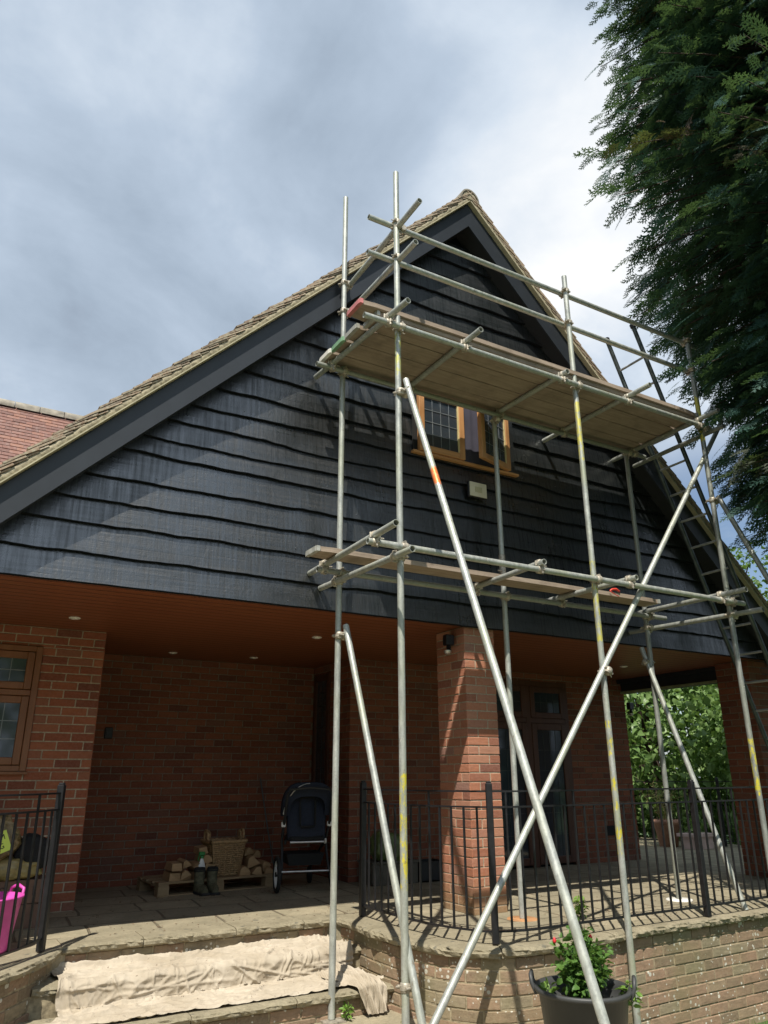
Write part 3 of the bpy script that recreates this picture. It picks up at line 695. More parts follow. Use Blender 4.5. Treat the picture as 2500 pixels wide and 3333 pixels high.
# --- left window in the pier wall
def wtag(o,l): o['label']=l; return o
wn_=MB(); wn_.bx(-3.0,.765,PY-.012,PY+.06,1.125,2.205); 
fr=MB()
X0,X1,Z0,Z1=-1.2,.765,1.125,2.205
y0=PY-.028
for q in((X1-.055,X1,Z0,Z1),):
    fr.bx(q[0],q[1],y0,PY+.05,q[2],q[3],0,.004)
fr.bx(X0,X1-.0555,y0+.001,PY+.05,Z1-.05,Z1,0,.004); fr.bx(X0,X1-.0555,y0+.001,PY+.05,Z0,Z0+.05,0,.004); fr.bx(X0,X1-.0555,y0+.001,PY+.05,1.765,1.815,0,.004)
fr.bx(X0,X0+.05,y0+.002,PY+.05,Z0+.0505,1.764,0,.004)
winL=hp(fr,'window',M['oak_brown'])
def sash(parent,x0,x1,z0,z1,y,mat,fw=.06,glass=True,nx=3,nzr=3,lead='lead',name='sash',th=.045):
    m=MB(); m.bx(x0,x0+fw,y,y+th,z0,z1,0,.005); m.bx(x1-fw,x1,y,y+th,z0,z1,0,.005); m.bx(x0+fw+.0005,x1-fw-.0005,y+.0015,y+th,z1-fw,z1,0,.005); m.bx(x0+fw+.0005,x1-fw-.0005,y+.0015,y+th,z0,z0+fw,0,.005)
    s_=m.build(name,mat,parent,True)
    g=MB(); g.bx(x0+fw-.004,x1-fw+.004,y+.02,y+.026,z0+fw-.004,z1-fw+.004); g.build('pane',M['glass'],parent,True)
    l=MB(); gx0,gx1,gz0,gz1=x0+fw,x1-fw,z0+fw,z1-fw
    for i in range(1,nx): xx=gx0+(gx1-gx0)*i/nx; l.bx(xx-.003,xx+.003,y+.0165,y+.0195,gz0,gz1)
    for i in range(1,nzr): zz=gz0+(gz1-gz0)*i/nzr; l.bx(gx0,gx1,y+.0145,y+.0165,zz-.003,zz+.003)
    l.build('leading',M[lead],parent,True); return s_
sash(winL,-.40,.705,1.82,2.15,PY-.034,M['oak_brown'],.062,nx=8,nzr=2)
sash(winL,-.40,.705,1.18,1.76,PY-.034,M['oak_brown'],.062,nx=8,nzr=3)
sash(winL,-1.145,-.47,1.82,2.15,PY-.034,M['oak_brown'],.062,nx=6,nzr=2)
sash(winL,-1.145,-.47,1.18,1.76,PY-.034,M['oak_brown'],.062,nx=6,nzr=3)
b=MB(); b.bx(-.465,-.405,PY-.029,PY+.05,1.176,1.764); b.bx(-.465,-.405,PY-.029,PY+.05,1.816,2.154); b.build('mullion',M['oak_brown'],winL,True)
b=MB(); b.bx(-1.22,.78,PY-.048,PY+.05,1.100,1.1245,0,.003); b.build('sill',M['oak_brown'],winL,True)
b=MB(); b.bx(-1.19,.76,PY+.051,PY+.08,1.13,2.2); b.build('backing',M['dark'],winL,True)
b=MB(); b.bx(.40,.52,PY-.030,PY-.0145,1.243,1.325); b.build('paper_note',M['lamp_white'],winL,True)
# --- narrow dark window in the recess side
b=MB()
for q in((8.42,8.49,0.85,2.28),(8.79,8.86,.85,2.28)): b.bx(4.115,4.17,q[0],q[1],q[2],q[3],0,.004)
b.bx(4.116,4.17,8.491,8.789,2.20,2.28,0,.004); b.bx(4.116,4.17,8.491,8.789,.85,.93,0,.004)
wS=hp(b,'window',M['oak_dark']); b=MB(); b.bx(4.14,4.145,8.49,8.79,.92,2.21); b.build('pane',M['glass'],wS,True)
b=MB(); b.bx(4.135,4.1385,8.637,8.643,.93,2.2)
for z in(1.15,1.4,1.65,1.9,2.05): b.bx(4.131,4.1345,8.49,8.79,z-.003,z+.003)
b.build('leading',M['lead_d'],wS,True); b=MB(); b.bx(4.146,4.22,8.42,8.86,.85,2.28); b.build('backing',M['dark'],wS,True)
b=MB(); straight(b,(4.14,8.86),(4.14,8.42),0,.85,(-1,0),seed=5); b.bx(4.14,4.22,8.42,8.86,0,.849,1); b.build('wall_below',[M['brick'],M['mortar']],H,True)
# --- French doors
b=MB(); DX0,DX1=5.98,7.50; DY=7.885
b.bx(DX0,DX0+.07,DY,DY+.08,.0,2.28,0,.004); b.bx(DX1-.07,DX1,DY,DY+.08,0,2.28,0,.004); b.bx(DX0+.0705,DX1-.0705,DY+.001,DY+.08,2.21,2.28,0,.004); b.bx(DX0+.0705,DX1-.0705,DY+.001,DY+.08,1.735,1.80,0,.004); b.bx(6.75,6.83,DY-.004,DY+.08,.0,2.209,0,.004)
door=hp(b,'door',M['oak_dark']); wtag(door,'dark brown glazed double door behind the brick pillar')
for (x0,x1,z0,z1,nx,nn) in((6.83,7.43,1.80,2.21,4,2),(6.83,7.43,.03,1.735,4,6),(6.05,6.75,1.80,2.21,4,2),(6.05,6.75,.03,1.735,4,6)):
    sash(door,x0+.001,x1-.001,z0+.001,z1-.001,DY-.012,M['oak_dark'],.075 if z0>1 else .085,nx=nx,nzr=nn,lead='lead_d',name='door_leaf' if z0<1 else 'top_light')
b=MB(); b.bx(DX0,DX1,DY+.05,DY+.12,0,2.28); b.build('backing',M['dark'],door,True)
b=MB(); b.tube([(5.60,7.84,0),(5.60,7.84,2.38)],.034,12); 
for z in(.6,1.7): b.bx(5.555,5.645,7.83,7.9,z,z+.03)
hp(b,'dark_upright',M['ironblk'])  # black upright tube with two straps
# --- upper window (in the gable)
y1=WY-.050
b=MB(); 
b.bx(3.515,4.80,WY-.085,WY+.0,3.985,4.008,0,.003)
uw=hp(b,'window',M['oak_h'])
b=MB(); b.bx(3.53,4.73,WY-.055,WY,4.655,4.70,0,.004); b.build('head',M['oak_h'],uw,True); wtag(uw,'golden oak leaded gable window with its right casement standing open')
b=MB(); b.bx(3.53,4.73,WY-.052,WY-.037,4.008,4.655); b.build('backing',M['dark'],uw,True)
for q in((4.112,4.135,WY-.062,WY-.053),(4.672,4.77,WY-.058,WY-.045)):
    b=MB(); b.bx(*q,4.009,4.654); b.build('painted_post',M['cladding'],uw,True)
# curtain with folds
V=[];F=[];k=40
for i in range(k+1):
    x=4.13+.50*i/k; yy=WY-.064+.0025*math.sin(i*.8)+.003*nz(i*.7)
    V+=[(x,yy,4.012),(x,yy+.002*nz(i*.5,3),4.65)]
for i in range(k): F.append((i*2,i*2+2,i*2+3,i*2+1))
pd('curtain',V,F,M['curtain'],uw,True,True)
def casement(name,hx,hy,ang,x0,x1,z0,z1,seed):
    """frame bars with different grain; rotated about the hinge (hx,hy)"""
    fw=.062; Rm=Matrix.Translation((hx,hy,0))@Matrix.Rotation(ang,4,'Z')@Matrix.Translation((-hx,-hy,0)); y=hy
    def put(mb,name,mat,par):
        mb.V=[tuple(Rm@Vector(v)) for v in mb.V]; return mb.build(name,mat,par,True)
    for q in((x0,x0+fw),(x1-fw,x1)):
        m=MB(); m.bx(*q,y-.05,y,z0,z1,0,.005); c=put(m,'stile',M['oak'],uw)
    for q in((z0,z0+fw),(z1-fw,z1)):
        m=MB(); m.bx(x0+fw+.0005,x1-fw-.0005,y-.0485,y,*q,0,.005); put(m,'rail',M['oak_h'],uw)
    m=MB(); m.bx(x0+fw,x1-fw,y-.030,y-.025,z0+fw,z1-fw); put(m,'pane',M['glass'],uw)
    m=MB(); m.bx(x1-fw-.016,x1-fw-.0005,y-.042,y-.0312,z0+fw,z1-fw); put(m,'lit_edge',M['cream'],uw)  # pale strip paints sunlight on the right inner edge
    m=MB(); gx0,gx1,gz0,gz1=x0+fw,x1-fw-.016,z0+fw,z1-fw
    for i in range(1,4): xx=gx0+(gx1-gx0)*i/4; m.bx(xx-.0022,xx+.0022,y-.034,y-.0315,gz0,gz1)
    for i in range(1,4): zz=gz0+(gz1-gz0)*i/4; m.bx(gx0,gx1,y-.0365,y-.0342,zz-.0022,zz+.0022)
    put(m,'leading',M['lead'],uw); return c
casement('casement',3.57,WY-.056,0,3.575,4.11,4.012,4.652,1)
casement('casement',4.665,WY-.062,R(17),4.17,4.665,4.012,4.64,2)
# --- recessed downlights
for (x,y) in((.917,6.926),(2.19,8.46),(3.11,8.37),(3.17,6.78),(7.48,6.8)):
    b=MB(); b.lathe([(.0,-.012),(.030,-.012),(.034,-.002),(.046,-.006),(.050,0)],(x,y,SOF),20); hp(b,'downlight',M['lamp_white'])
# --- fittings on the walls (things of their own)
fl=empty('floodlight',(4.245,5.46,3.72)); tag(fl,'square beige floodlight fixed to the black boards under the gable window','floodlight')
b=MB(); b.box((4.245,5.475,3.722),(.225,.035,.165),None,0,.006); b.bx(4.22,4.27,5.49,5.54,3.66,3.69); b.bx(4.20,4.29,5.51,5.53,3.64,3.80); b.build('housing',M['ironblk'],fl,True)
b=MB(); b.box((4.245,5.4545,3.722),(.205,.006,.146),None,0,.002); b.build('lens',M['floodface'],fl,True)
b=MB(); b.box((4.245,5.449,3.722),(.085,.005,.056),None,0,.001); b.build('lamp_chip',M['floodin'],fl,True)
def cctv(x,y,z,label,s=1):
    e=empty('security_light',(x,y,z)); tag(e,label,'security light')
    b=MB(); b.box((0,0,0),(.09,.07,.10),None,0,.008); b.tube([(0,0,-.04),(-.02,-.03,-.09)],.022,10); b.build('body',M['ironblk'],e)
    b=MB(); b.lathe([(.0,-.025),(.02,-.022),(.034,-.008),(.036,.01)],(-.045,-.045,-.115),14); b.build('sensor',M['chrome'],e); return e
cctv(4.02,5.72,2.27,'small dark security light on the left side of the brick pillar')
cctv(8.68,7.85,2.02,'small dark security light on the corner by the hedge opening')
e=empty('wall_socket',(1.68,8.885,1.53)); tag(e,'small black outdoor socket on the shaded back wall','socket')
b=MB(); b.box((0,0,0),(.085,.03,.12),None,0,.006); b.build('box',M['blackpl'],e); b=MB(); b.box((0,-.019,.0),(.05,.008,.05),None,0,.002); b.build('cover',M['ironblk'],e)
# ================================================================== scaffold
SC=empty('scaffold',(4.4,4.85,-.47)); tag(SC,'galvanised tube scaffold standing against the gable with two board lifts','scaffold')
def tube(name,a,b,mat='galv',r=.02415,par=None):
    mb=MB(); a=Vector(a);b=Vector(b); n=8; P=[a.lerp(b,i/n) for i in range(n+1)]
    mb.tube(P,r,18,hollow=.84); o=mb.build(name,M[mat],par or SC,True); return o
YF,YB=4.40,5.257
PA,PB,PC,PD,PE,PF=(2.70,YF),(2.64,YB),(4.60,YF),(6.345,YF),(4.33,YB),(6.18,YB)
tube('upright_pole',(*PA,-.46),(PA[0]-.01,PA[1],6.02),'galvA')
tube('upright_pole',(*PB,-.455),(*PB,6.40))
tube('upright_pole',(*PC,-.77),(PC[0]-.005,PC[1],5.66),'galvC')
tube('upright_pole',(*PD,-.77),(*PD,5.45),'galvD')
tube('upright_pole',(*PE,.008),(*PE,4.44),'galv')
tube('upright_pole',(*PF,.008),(*PF,4.46),'galv_shaded')
mb=MB(); mb.tube([(PE[0],PE[1],2.80),(PE[0],PE[1],3.02)],.030,14); mb.tube([(PE[0]-.03,PE[1]-.02,2.86),(PE[0]-.07,PE[1]-.02,2.86)],.008,8); mb.tube([(PE[0]-.03,PE[1]-.02,2.95),(PE[0]-.07,PE[1]-.02,2.95)],.008,8); mb.build('sleeve_coupler',M['coupler'],SC,True)
o=.05
ul,ll=4.45,2.62
tube('ledger_tube',(2.36,YF-o,ul-.01),(6.42,YF-o,ul-.005),'galv')
tube('ledger_tube',(2.36,YB-o+.0,ul),(6.42,YB-o,ul+.0),'galv_shaded')
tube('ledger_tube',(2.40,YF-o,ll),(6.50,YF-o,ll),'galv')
tube('ledger_tube',(2.42,YB-o,ll),(6.42,YB-o,ll),'galv_shaded')
TR=[(2.60,4.09,2.49,5.50),(3.32,4.13,3.32,5.24),(4.40,4.28,4.36,5.30),(5.235,4.08,5.215,5.52),(6.23,4.10,6.27,5.54),(6.43,4.2,6.455,5.40)]
for i,(x0,y0_,x1,y1_) in enumerate(TR):
    z=ul+.047; 
    if i==5: z=ul-.035
    tube('cross_tube',(x0,y0_,z),(x1,y1_,z),'galv_shaded' if i>3 else 'galv')
zt=ll+.047
tube('cross_tube',(2.44,4.03,zt),(2.50,5.52,zt),'galv')
tube('cross_tube',(2.655,4.17,2.555),(2.605,5.53,2.555),'galv')
tube('cross_tube',(3.95,4.28,zt),(3.99,5.30,zt),'galv')
tube('cross_tube',(4.97,4.27,zt),(4.92,5.40,zt),'galv')
tube('cross_tube',(6.17,4.08,zt),(6.145,5.40,zt),'galv_shaded')
tube('cross_tube',(6.40,4.10,2.51),(6.235,5.53,2.51),'galv_shaded')
tube('guard_rail',(2.45,YF+.05,5.485),(6.55,YF+.05,5.495),'galv')
tube('guard_rail',(2.44,YF+.05,5.13),(6.32,YF+.05,5.14),'galv')
tube('guard_rail',(2.70,4.05,5.455),(2.70,5.36,5.41),'galv')
tube('guard_rail',(2.70,4.12,5.10),(2.69,5.36,5.105),'galv')
tube('brace_tube',(2.745,4.372,3.99),(2.755,2.62,-.47),'galvG')
tube('brace_tube',(6.79,YF+.055,4.66),(2.70,YF-.10,-.46),'galv')
tube('brace_tube',(2.685,5.215,2.20),(2.735,4.20,-.46),'galv')
tube('brace_tube',(6.15,5.33,2.31),(6.19,4.585,0.005),'galv')
tube('brace_tube',(6.40,4.37,3.70),(6.42,3.05,.35),'galv_shaded')
for (p,z) in ((PA,-.47),(PB,-.47),(PC,-.78),(PD,-.78)):
    mb=MB(); mb.box((p[0],p[1],z+.006),(.15,.15,.010)); mb.build('base_plate',M['coupler'],SC,True)
mb=MB(); mb.lathe([(0,.012),(.11,.012),(.12,.004),(.12,.0005)],(PF[0],PF[1],0),18); mb.build('base_plate',M['lamp_white'],SC,True)
mb=MB(); mb.lathe([(0,.006),(.12,.006),(.13,.0005)],(PE[0],PE[1],0),9); mb.build('base_plate',M['orangeleaf'],SC,True)
def coupler(p,ax1,ax2,off):
    """two clamp collars, one round each tube; off = vector from tube 1 to tube 2"""
    p=Vector(p); ax1=Vector(ax1).normalized(); ax2=Vector(ax2).normalized(); off=Vector(off); mb=MB()
    for c,ax in((p,ax1),(p+off,ax2)):
        mb.tube([c-ax*.026,c-ax*.021,c+ax*.021,c+ax*.026],[.0275,.0315,.0315,.0275],14)
        mb.tube([c-ax*.012,c+ax*.012],.0345,14)
        s_=ax.cross(off).normalized()
        for sg,ln in((1,.055),(-1,.040)):
            q=c+s_*sg*.036
            mb.tube([q-off.normalized()*.02,q+off.normalized()*.018],.009,8)
        b0=c+s_*.036; mb.tube([b0-off.normalized()*.045,b0+off.normalized()*.01],.0062,8); mb.tube([b0-off.normalized()*.036,b0-off.normalized()*.022],.0125,6)
        mb.tube([b0-off.normalized()*.016+s_*.0,b0-off.normalized()*.016+s_*.032-ax*.006],.0055,6)
    mb.box(p+off/2,(.030,.030,.030),(off.to_track_quat('Z','Y')).to_matrix())
    return mb.build('coupler',M['coupler'],SC,True)
X_,Y_,Z_=(1,0,0),(0,1,0),(0,0,1)
for p in(PA,PC,PD):
    coupler((p[0],YF,ul-.01),Z_,X_,(0,-o,0)); coupler((p[0],YF,ll),Z_,X_,(0,-o,0)); coupler((p[0],YF,5.49),Z_,X_,(0,.05,0)); coupler((p[0],YF,5.135),Z_,X_,(0,.05,0))
for p in(PB,PE,PF):
    coupler((p[0],YB,ul if p!=PE else ul-.045),Z_,X_,(0,-o,0)); coupler((p[0],YB,ll),Z_,X_,(0,-o,0))
coupler((PA[0],YF+.0,5.45),Z_,Y_,(.001+.05*0+.048,0,0)); coupler((PB[0],YB,5.41),Z_,Y_,(.055,0,0)); coupler((PB[0],YB,5.105),Z_,Y_,(.052,0,0))
coupler((PA[0],YF,2.555),Z_,Y_,(-.05,0,0)); coupler((PB[0],YB,2.555),Z_,Y_,(-.05+.02,0,0)); coupler((PD[0],YF,2.51),Z_,Y_,(.04,-.02,0)); coupler((PF[0],YB,2.51),Z_,Y_,(.05,0,0))
for (x0,y0_,x1,y1_) in TR[:5]:
    coupler((x0+(x1-x0)*.2,YF-o,ul-.01),X_,Y_,(0,0,.05)); coupler((x0+(x1-x0)*.8,YB-o,ul),X_,Y_,(0,0,.05))
for x in(2.46,3.96,4.965,6.165): coupler((x,YF-o,ll),X_,Y_,(0,0,.05)); coupler((x+.02,YB-o,ll),X_,Y_,(0,0,.05))
bg=(0,-1.752,-4.45)
coupler((PA[0]-.005,YF-.03,3.87),Z_,bg,(.05,0,0)); coupler((PC[0],YF,1.87),Z_,(.8,0,1),(0,-.052,0)); coupler((PB[0],YB-.02,2.12),Z_,(0,-1,-2.6),(.05,0,0)); coupler((PA[0],YF,-.11),Z_,(0,-1,-2.6),(.05,.0,0)); coupler((PF[0],YB+.03,2.16),Z_,(0,-1,-3),(-.04,0,0)); coupler((PD[0],YF,3.66),Z_,(0,-1,-2.5),(.052,0,0))
# --- boards (each lies loose on the tubes)
def sboard(x0,x1,y0,y1,z,label,group='scaffold boards on the upper lift',end='board',tilt=0):
    e=empty('scaffold_board',((x0+x1)/2,(y0+y1)/2,z),tilt); tag(e,label,'scaffold board',group)
    l=(x1-x0)/2; w=(y1-y0)/2-.002; mb=MB(); n=26; V=[];F=[]
    for i in range(n+1):
        x=-l+2*l*i/n; ej=min(i,n-i); cw=w-(.018 if ej==0 else 0); sag=.003*nz(x*1.3,y0*5); wy=.003*nz(x*3,y0)
        for (a,b_) in((-1,0),(-1,1),(1,1),(1,0)): V.append((x,a*cw+wy,(.038 if b_ else 0)+sag))
    for i in range(n):
        for j in range(4): F.append((i*4+j,(i+1)*4+j,(i+1)*4+(j+1)%4,i*4+(j+1)%4))
    F+=[(0,1,2,3),(n*4+3,n*4+2,n*4+1,n*4)]
    mb.add(V,F); fixn(mb.build('plank',M['board'],e))
    for sx in(-1,1):
        mb=MB(); m_=M['band'] if sx>0 or end=='board' else M[end]
        mb.box((sx*(l-.001),0,.019),(.007,2*w-.034,.0402)); 
        mb.box((sx*(l-.016),0,.019),(.028,2*w+.003,.041))
        mb.build('end_band',m_,e)
    return e
zb=ul+.047+.0245
sboard(2.425,6.33,5.085,5.30,zb,'upper scaffold board nearest the gable wall, pale painted left end',end='lamp_white')
sboard(2.435,6.35,4.86,5.078,zb,'upper scaffold board second out from the gable wall, green painted left end',end='greenpaint')
sboard(2.445,6.31,4.635,4.852,zb,'upper scaffold board third out from the gable wall')
sboard(2.50,6.34,4.395,4.627,zb,'outer scaffold board of the upper lift with grey metal end band',end='band')
sboard(2.335,6.30,4.372,4.60,zb+.0425,'topmost scaffold board with pink painted end, lying on the outer edge',end='pinkpaint')
sboard(2.29,6.06,4.945,5.155,ll+.047+.0245,'single scaffold board on the lower lift below the window',group='scaffold boards on the lower lift',tilt=0)
e=empty('ratchet_strap',(5.42,5.04,zt+.065)); tag(e,'small red strap lying on the lower scaffold board','strap')
mb=MB(); mb.tube([(-.05,-.09,.006),(-.03,-.10,.02),(.02,-.10,.028),(.06,-.10,.012),(.08,-.09,.008)],[.009,.012,.013,.010,.006],8); mb.build('webbing',M['redstrap'],e)
mb=MB(); mb.tube([(-.07,-.105,.0),(-.02,-.12,-.03),(.03,-.122,-.045)],.004,6); mb.build('tail',M['redstrap'],e)
# --- ladder
LD=empty('ladder',(8.28,4.98,0)); tag(LD,'long aluminium ladder leaning at the right end of the scaffold','ladder')
def lp(z): return 6.05+.397*(5.63-z)
for y,zt_,nm in((4.79,5.78,'stile'),(5.165,5.80,'stile')):
    mb=MB(); a=Vector((lp(0.02),y,.02)); b=Vector((lp(zt_),y,zt_)); mb.tube([a,b],.024,12); mb.build(nm,M['alu'],LD,True)
    mb=MB(); d=(b-a).normalized(); mb.tube([b-d*.02,b+d*.02,b+d*.032],[.033,.034,.02],12); mb.build('end_cap',M['blackpl'],LD,True)
z=.30
k_=0
while z<5.70:
    mb=MB(); mb.tube([(lp(z),4.78,z),(lp(z),5.175,z)],.0135,8); mb.build('rung',M['alu_l'],LD,True); z+=.2855
# ================================================================== railings
def railing(name,loc,path,posts,label,s0,s1,group='black railings round the patio',spac=.105,z0=0,tall=()):
    e=empty(name,loc); tag(e,label,'railing',group)
    for s in posts:
        p=path.at(s); n=path.nn(s); rm=Matrix.Rotation(math.atan2(n.y,n.x),3,'Z'); mb=MB(); mb.box((p.x,p.y,z0+.52),(.046,.046,1.02),rm,0,.004); mb.box((p.x,p.y,z0+1.036),(.036,.036,.014),rm,0,.005); mb.build('post',M['ironblk'],e,True)
    k=max(2,int((s1-s0)/.06))
    for zz in(.975,.87,.085):
        P=[path.at(s0+(s1-s0)*i/k) for i in range(k+1)]; mb=MB(); V=[];F=[]
        for i,p in enumerate(P):
            n=path.nn(s0+(s1-s0)*i/k)
            for (a,b_) in((-.009,-.005),(.009,-.005),(.009,.005),(-.009,.005)): V.append((p.x+n.x*a,p.y+n.y*a,z0+zz+b_*1.2))
        for i in range(k):
            for j in range(4): F.append((i*4+j,i*4+(j+1)%4,(i+1)*4+(j+1)%4,(i+1)*4+j))
        F+=[(3,2,1,0),(k*4,k*4+1,k*4+2,k*4+3)]; mb.add(V,F); mb.build('rail',M['ironblk'],e,True)
    nb=int((s1-s0)/spac); cnt=0
    for i in range(1,nb):
        s=s0+(s1-s0)*i/nb
        if min(abs(s-q) for q in posts)<.035: continue
        p=path.at(s); n=path.nn(s); rm=Matrix.Rotation(math.atan2(n.y,n.x),3,'Z'); mb=MB(); top=.969 if i%6==3 and tall else .865
        mb.box((p.x,p.y,z0+(top+.088)/2),(.013,.013,top-.088),rm); mb.build('baluster',M['ironblk'],e,True)
    return e
rp=catmull([(3.272,5.987),(3.27,5.45),(3.32,5.0),(3.43,4.70),(3.53,4.58),(3.8,4.50),(4.4,4.515),(5.0,4.525),(5.637,4.53),(6.6,4.58),(8.0,4.72),(9.3,5.05),(9.9,5.3)],.04)
rpath=Path([(p.x,p.y) for p in rp]); 
def near(path,x,y): return min(range(len(path.P)),key=lambda i:(path.P[i]-Vector((x,y))).length)
sp=[rpath.S[near(rpath,*q)] for q in((3.272,5.987),(3.53,4.58),(5.637,4.53),(7.75,4.70),(9.9,5.3))]
railing('railing',(4.5,4.6,0),rpath,sp,'long curved black iron railing along the right-hand patio edge in front of the brick pillar',0,rpath.L-.01,tall=(1,))
lpth=catmull([(.849,5.924),(.66,5.62),(.40,5.36),(0,5.12),(-.6,5.0),(-2.0,4.9)],.04); lpath=Path([(p.x,p.y) for p in lpth])
railing('railing',(0,5.3,0),lpath,[0.0,lpath.L-.02],'black iron railing beside the pink tub at the left of the steps',0,lpath.L-.02,tall=(1,))
fp=catmull([(8.9,12.3),(9.9,10.3),(10.5,9.3),(11.3,8.25),(12.2,6.4)],.1); fpath=Path([(p.x,p.y) for p in fp])
railing('railing',(10.6,9.2,0),fpath,[fpath.L*.05,fpath.L*.66,fpath.L*.70,fpath.L*.97],'dark railing at the far edge of the patio in front of the hedge',0,fpath.L-.01,spac=.12)
# ================================================================== dust sheet over the steps
def sheet():
    prof=[(6.10,-.13),(6.03,-.148),(5.92,-.149),(5.80,-.149),(5.725,-.149),(5.706,-.156),(5.700,-.175),(5.70,-.235),(5.695,-.285),(5.67,-.303),(5.60,-.306),(5.48,-.306),(5.37,-.306),(5.30,-.306)]
    Ls=[0]
    for a,b in zip(prof,prof[1:]): Ls.append(Ls[-1]+math.dist(a,b))
    def pf(t):
        q=min(1,max(0,t))*Ls[-1]
        for i in range(len(prof)-1):
            if q<=Ls[i+1]+1e-9: f=(q-Ls[i])/(Ls[i+1]-Ls[i]); return prof[i][0]+(prof[i+1][0]-prof[i][0])*f, prof[i][1]+(prof[i+1][1]-prof[i][1])*f
        return prof[-1]
    nu,nv=520,150; V=[];F=[]
    rg=random.Random(77)
    # creases: (x0,t0,x1,t1,height,width)
    cre=[]
    for _ in range(64):
        x0=rg.uniform(.9,2.9); t0=rg.uniform(.02,.98); ln=rg.uniform(.15,.9); an=rg.gauss(0,.16) if rg.random()<.7 else rg.uniform(-1.2,1.2)
        cre.append((x0,t0*.95,x0+ln*math.cos(an),t0*.95+ln*math.sin(an),rg.uniform(.010,.028),rg.uniform(.006,.013)))
    for _ in range(26):   # tension folds hanging down the riser
        x0=rg.uniform(.95,2.9); cre.append((x0,.36,x0+rg.gauss(0,.10),.62,rg.uniform(.006,.016),rg.uniform(.006,.012)))
    for x0,x1,h in((.95,1.7,.042),(1.5,2.3,.030),(2.2,2.95,.038)):   # rolled back hem
        cre.append((x0,.035,x1,.075,h,.020))
    for x0,x1,t0,t1 in((.75,1.8,.86,.80),(1.4,2.6,.80,.86),(.8,2.2,.95,.93),(2.0,3.0,.90,.95)): cre.append((x0,t0,x1,t1,.016,.014))
    def crz(x,s):
        z=0
        for (x0,t0,x1,t1,h,w) in cre:
            dx,dt=x1-x0,t1-t0; l2=dx*dx+dt*dt; k=((x-x0)*dx+(s-t0)*dt)/l2
            if k<-.15 or k>1.15: continue
            kk=min(1,max(0,k)); off=.006*math.sin(k*5+x0*9)
            d=math.hypot(x-x0-dx*kk,s-t0-dt*kk-off)
            if d<w*3.2:
                e=1-abs(k-.5)*1.5
                if e>0: z=max(z,h*min(1,e*1.6)*math.exp(-(d/w)**2*.8))
        return z
    for j in range(nv+1):
        t=j/nv
        for i in range(nu+1):
            u=i/nu; xa=.95-.22*max(0,t-.74)/.26+.03*nz(t*5,2); xb=2.97+.10*t+.03*nz(t*6,8)
            x=xa+(xb-xa)*u; s_=t*.95
            hem=.05*nz(x*1.9,1.3)+.02*nz(x*6,4.3); tt=t+hem*max(0,(t-.82)/.18); tb_=tt+(.05*nz(x*2.3,7.7))*max(0,1-t/.12)
            y,z=pf(tb_)
            w=crz(x,s_)*.8+.011*max(0,1-abs(nz(x*2.6+s_*1.5,s_*6,5.5))*4)**2+.008*max(0,1-abs(nz(x*6.5-s_*4,s_*9,1.5))*3.5)**2+.004*max(0,1-abs(nz(x*15+s_*6,s_*15,8.5))*3)+.006*nz(x*6,s_*10,2)+.0035*nz(x*17,s_*19,7)+.0012*abs(nz(x*48,s_*40,9))
            side=max(0,1-u/.06); w+=side*(.016*abs(nz(s_*11,x*9,3))+.008)
            sr=max(0,(u-.90)/.10); w+=sr*.022*(1-abs(nz(x*13+s_*3,s_*2.5,6))*2)**2
            low=.14*(1-t/.10) if t<.10 else 0
            w+=max(0,low)*.10*(.5+.5*math.sin(x*9)+nz(x*5,3))
            if -.29<z<-.158: y-=w*1.0+.006; z+=w*.1
            else: z+=w+.004; y-=w*.2
            V.append((x+.008*nz(s_*6,x*3),y+.010*nz(x*2.1,s_*3),z))
    for j in range(nv):
        for i in range(nu): a=j*(nu+1)+i; F.append((a,a+1,a+nu+2,a+nu+1))
    return pd('dust_sheet',V,F,M['cloth'],None,True)
ds=sheet(); tag(ds,'creased cream cotton dust sheet spread over the garden steps','dust sheet')
# bunched corner hanging over the lower tread edge at the right: part of the sheet
V=[];F=[];nu,nv=46,40
for j in range(nv+1):
    t=j/nv
    for i in range(nu+1):
        u=i/nu; wd=.20*(1-.55*t)+.03
        cx=2.86+.10*t; 
        if t<.60: y=5.62-.40*t/.60; z=-.285
        else: y=5.215-.015*math.sin((t-.6)*4); z=-.285-.17*(t-.60)/.40
        fold=.028*math.sin(u*17+t*5)+.012*math.sin(u*31-t*7)
        ext=math.sin(math.pi*u)**.6
        V.append((cx+(u-.5)*wd*1.3, y-(max(0,t-.6)>0)*abs(fold)*.8+.0, z+abs(fold)*ext*(1 if t<.6 else .3)+.012*nz(u*5,t*5)+ .04*ext*(1-t)))
for j in range(nv):
    for i in range(nu): a=j*(nu+1)+i; F.append((a,a+1,a+nu+2,a+nu+1))
pd('bunched_corner',V,F,M['cloth'],ds,True)
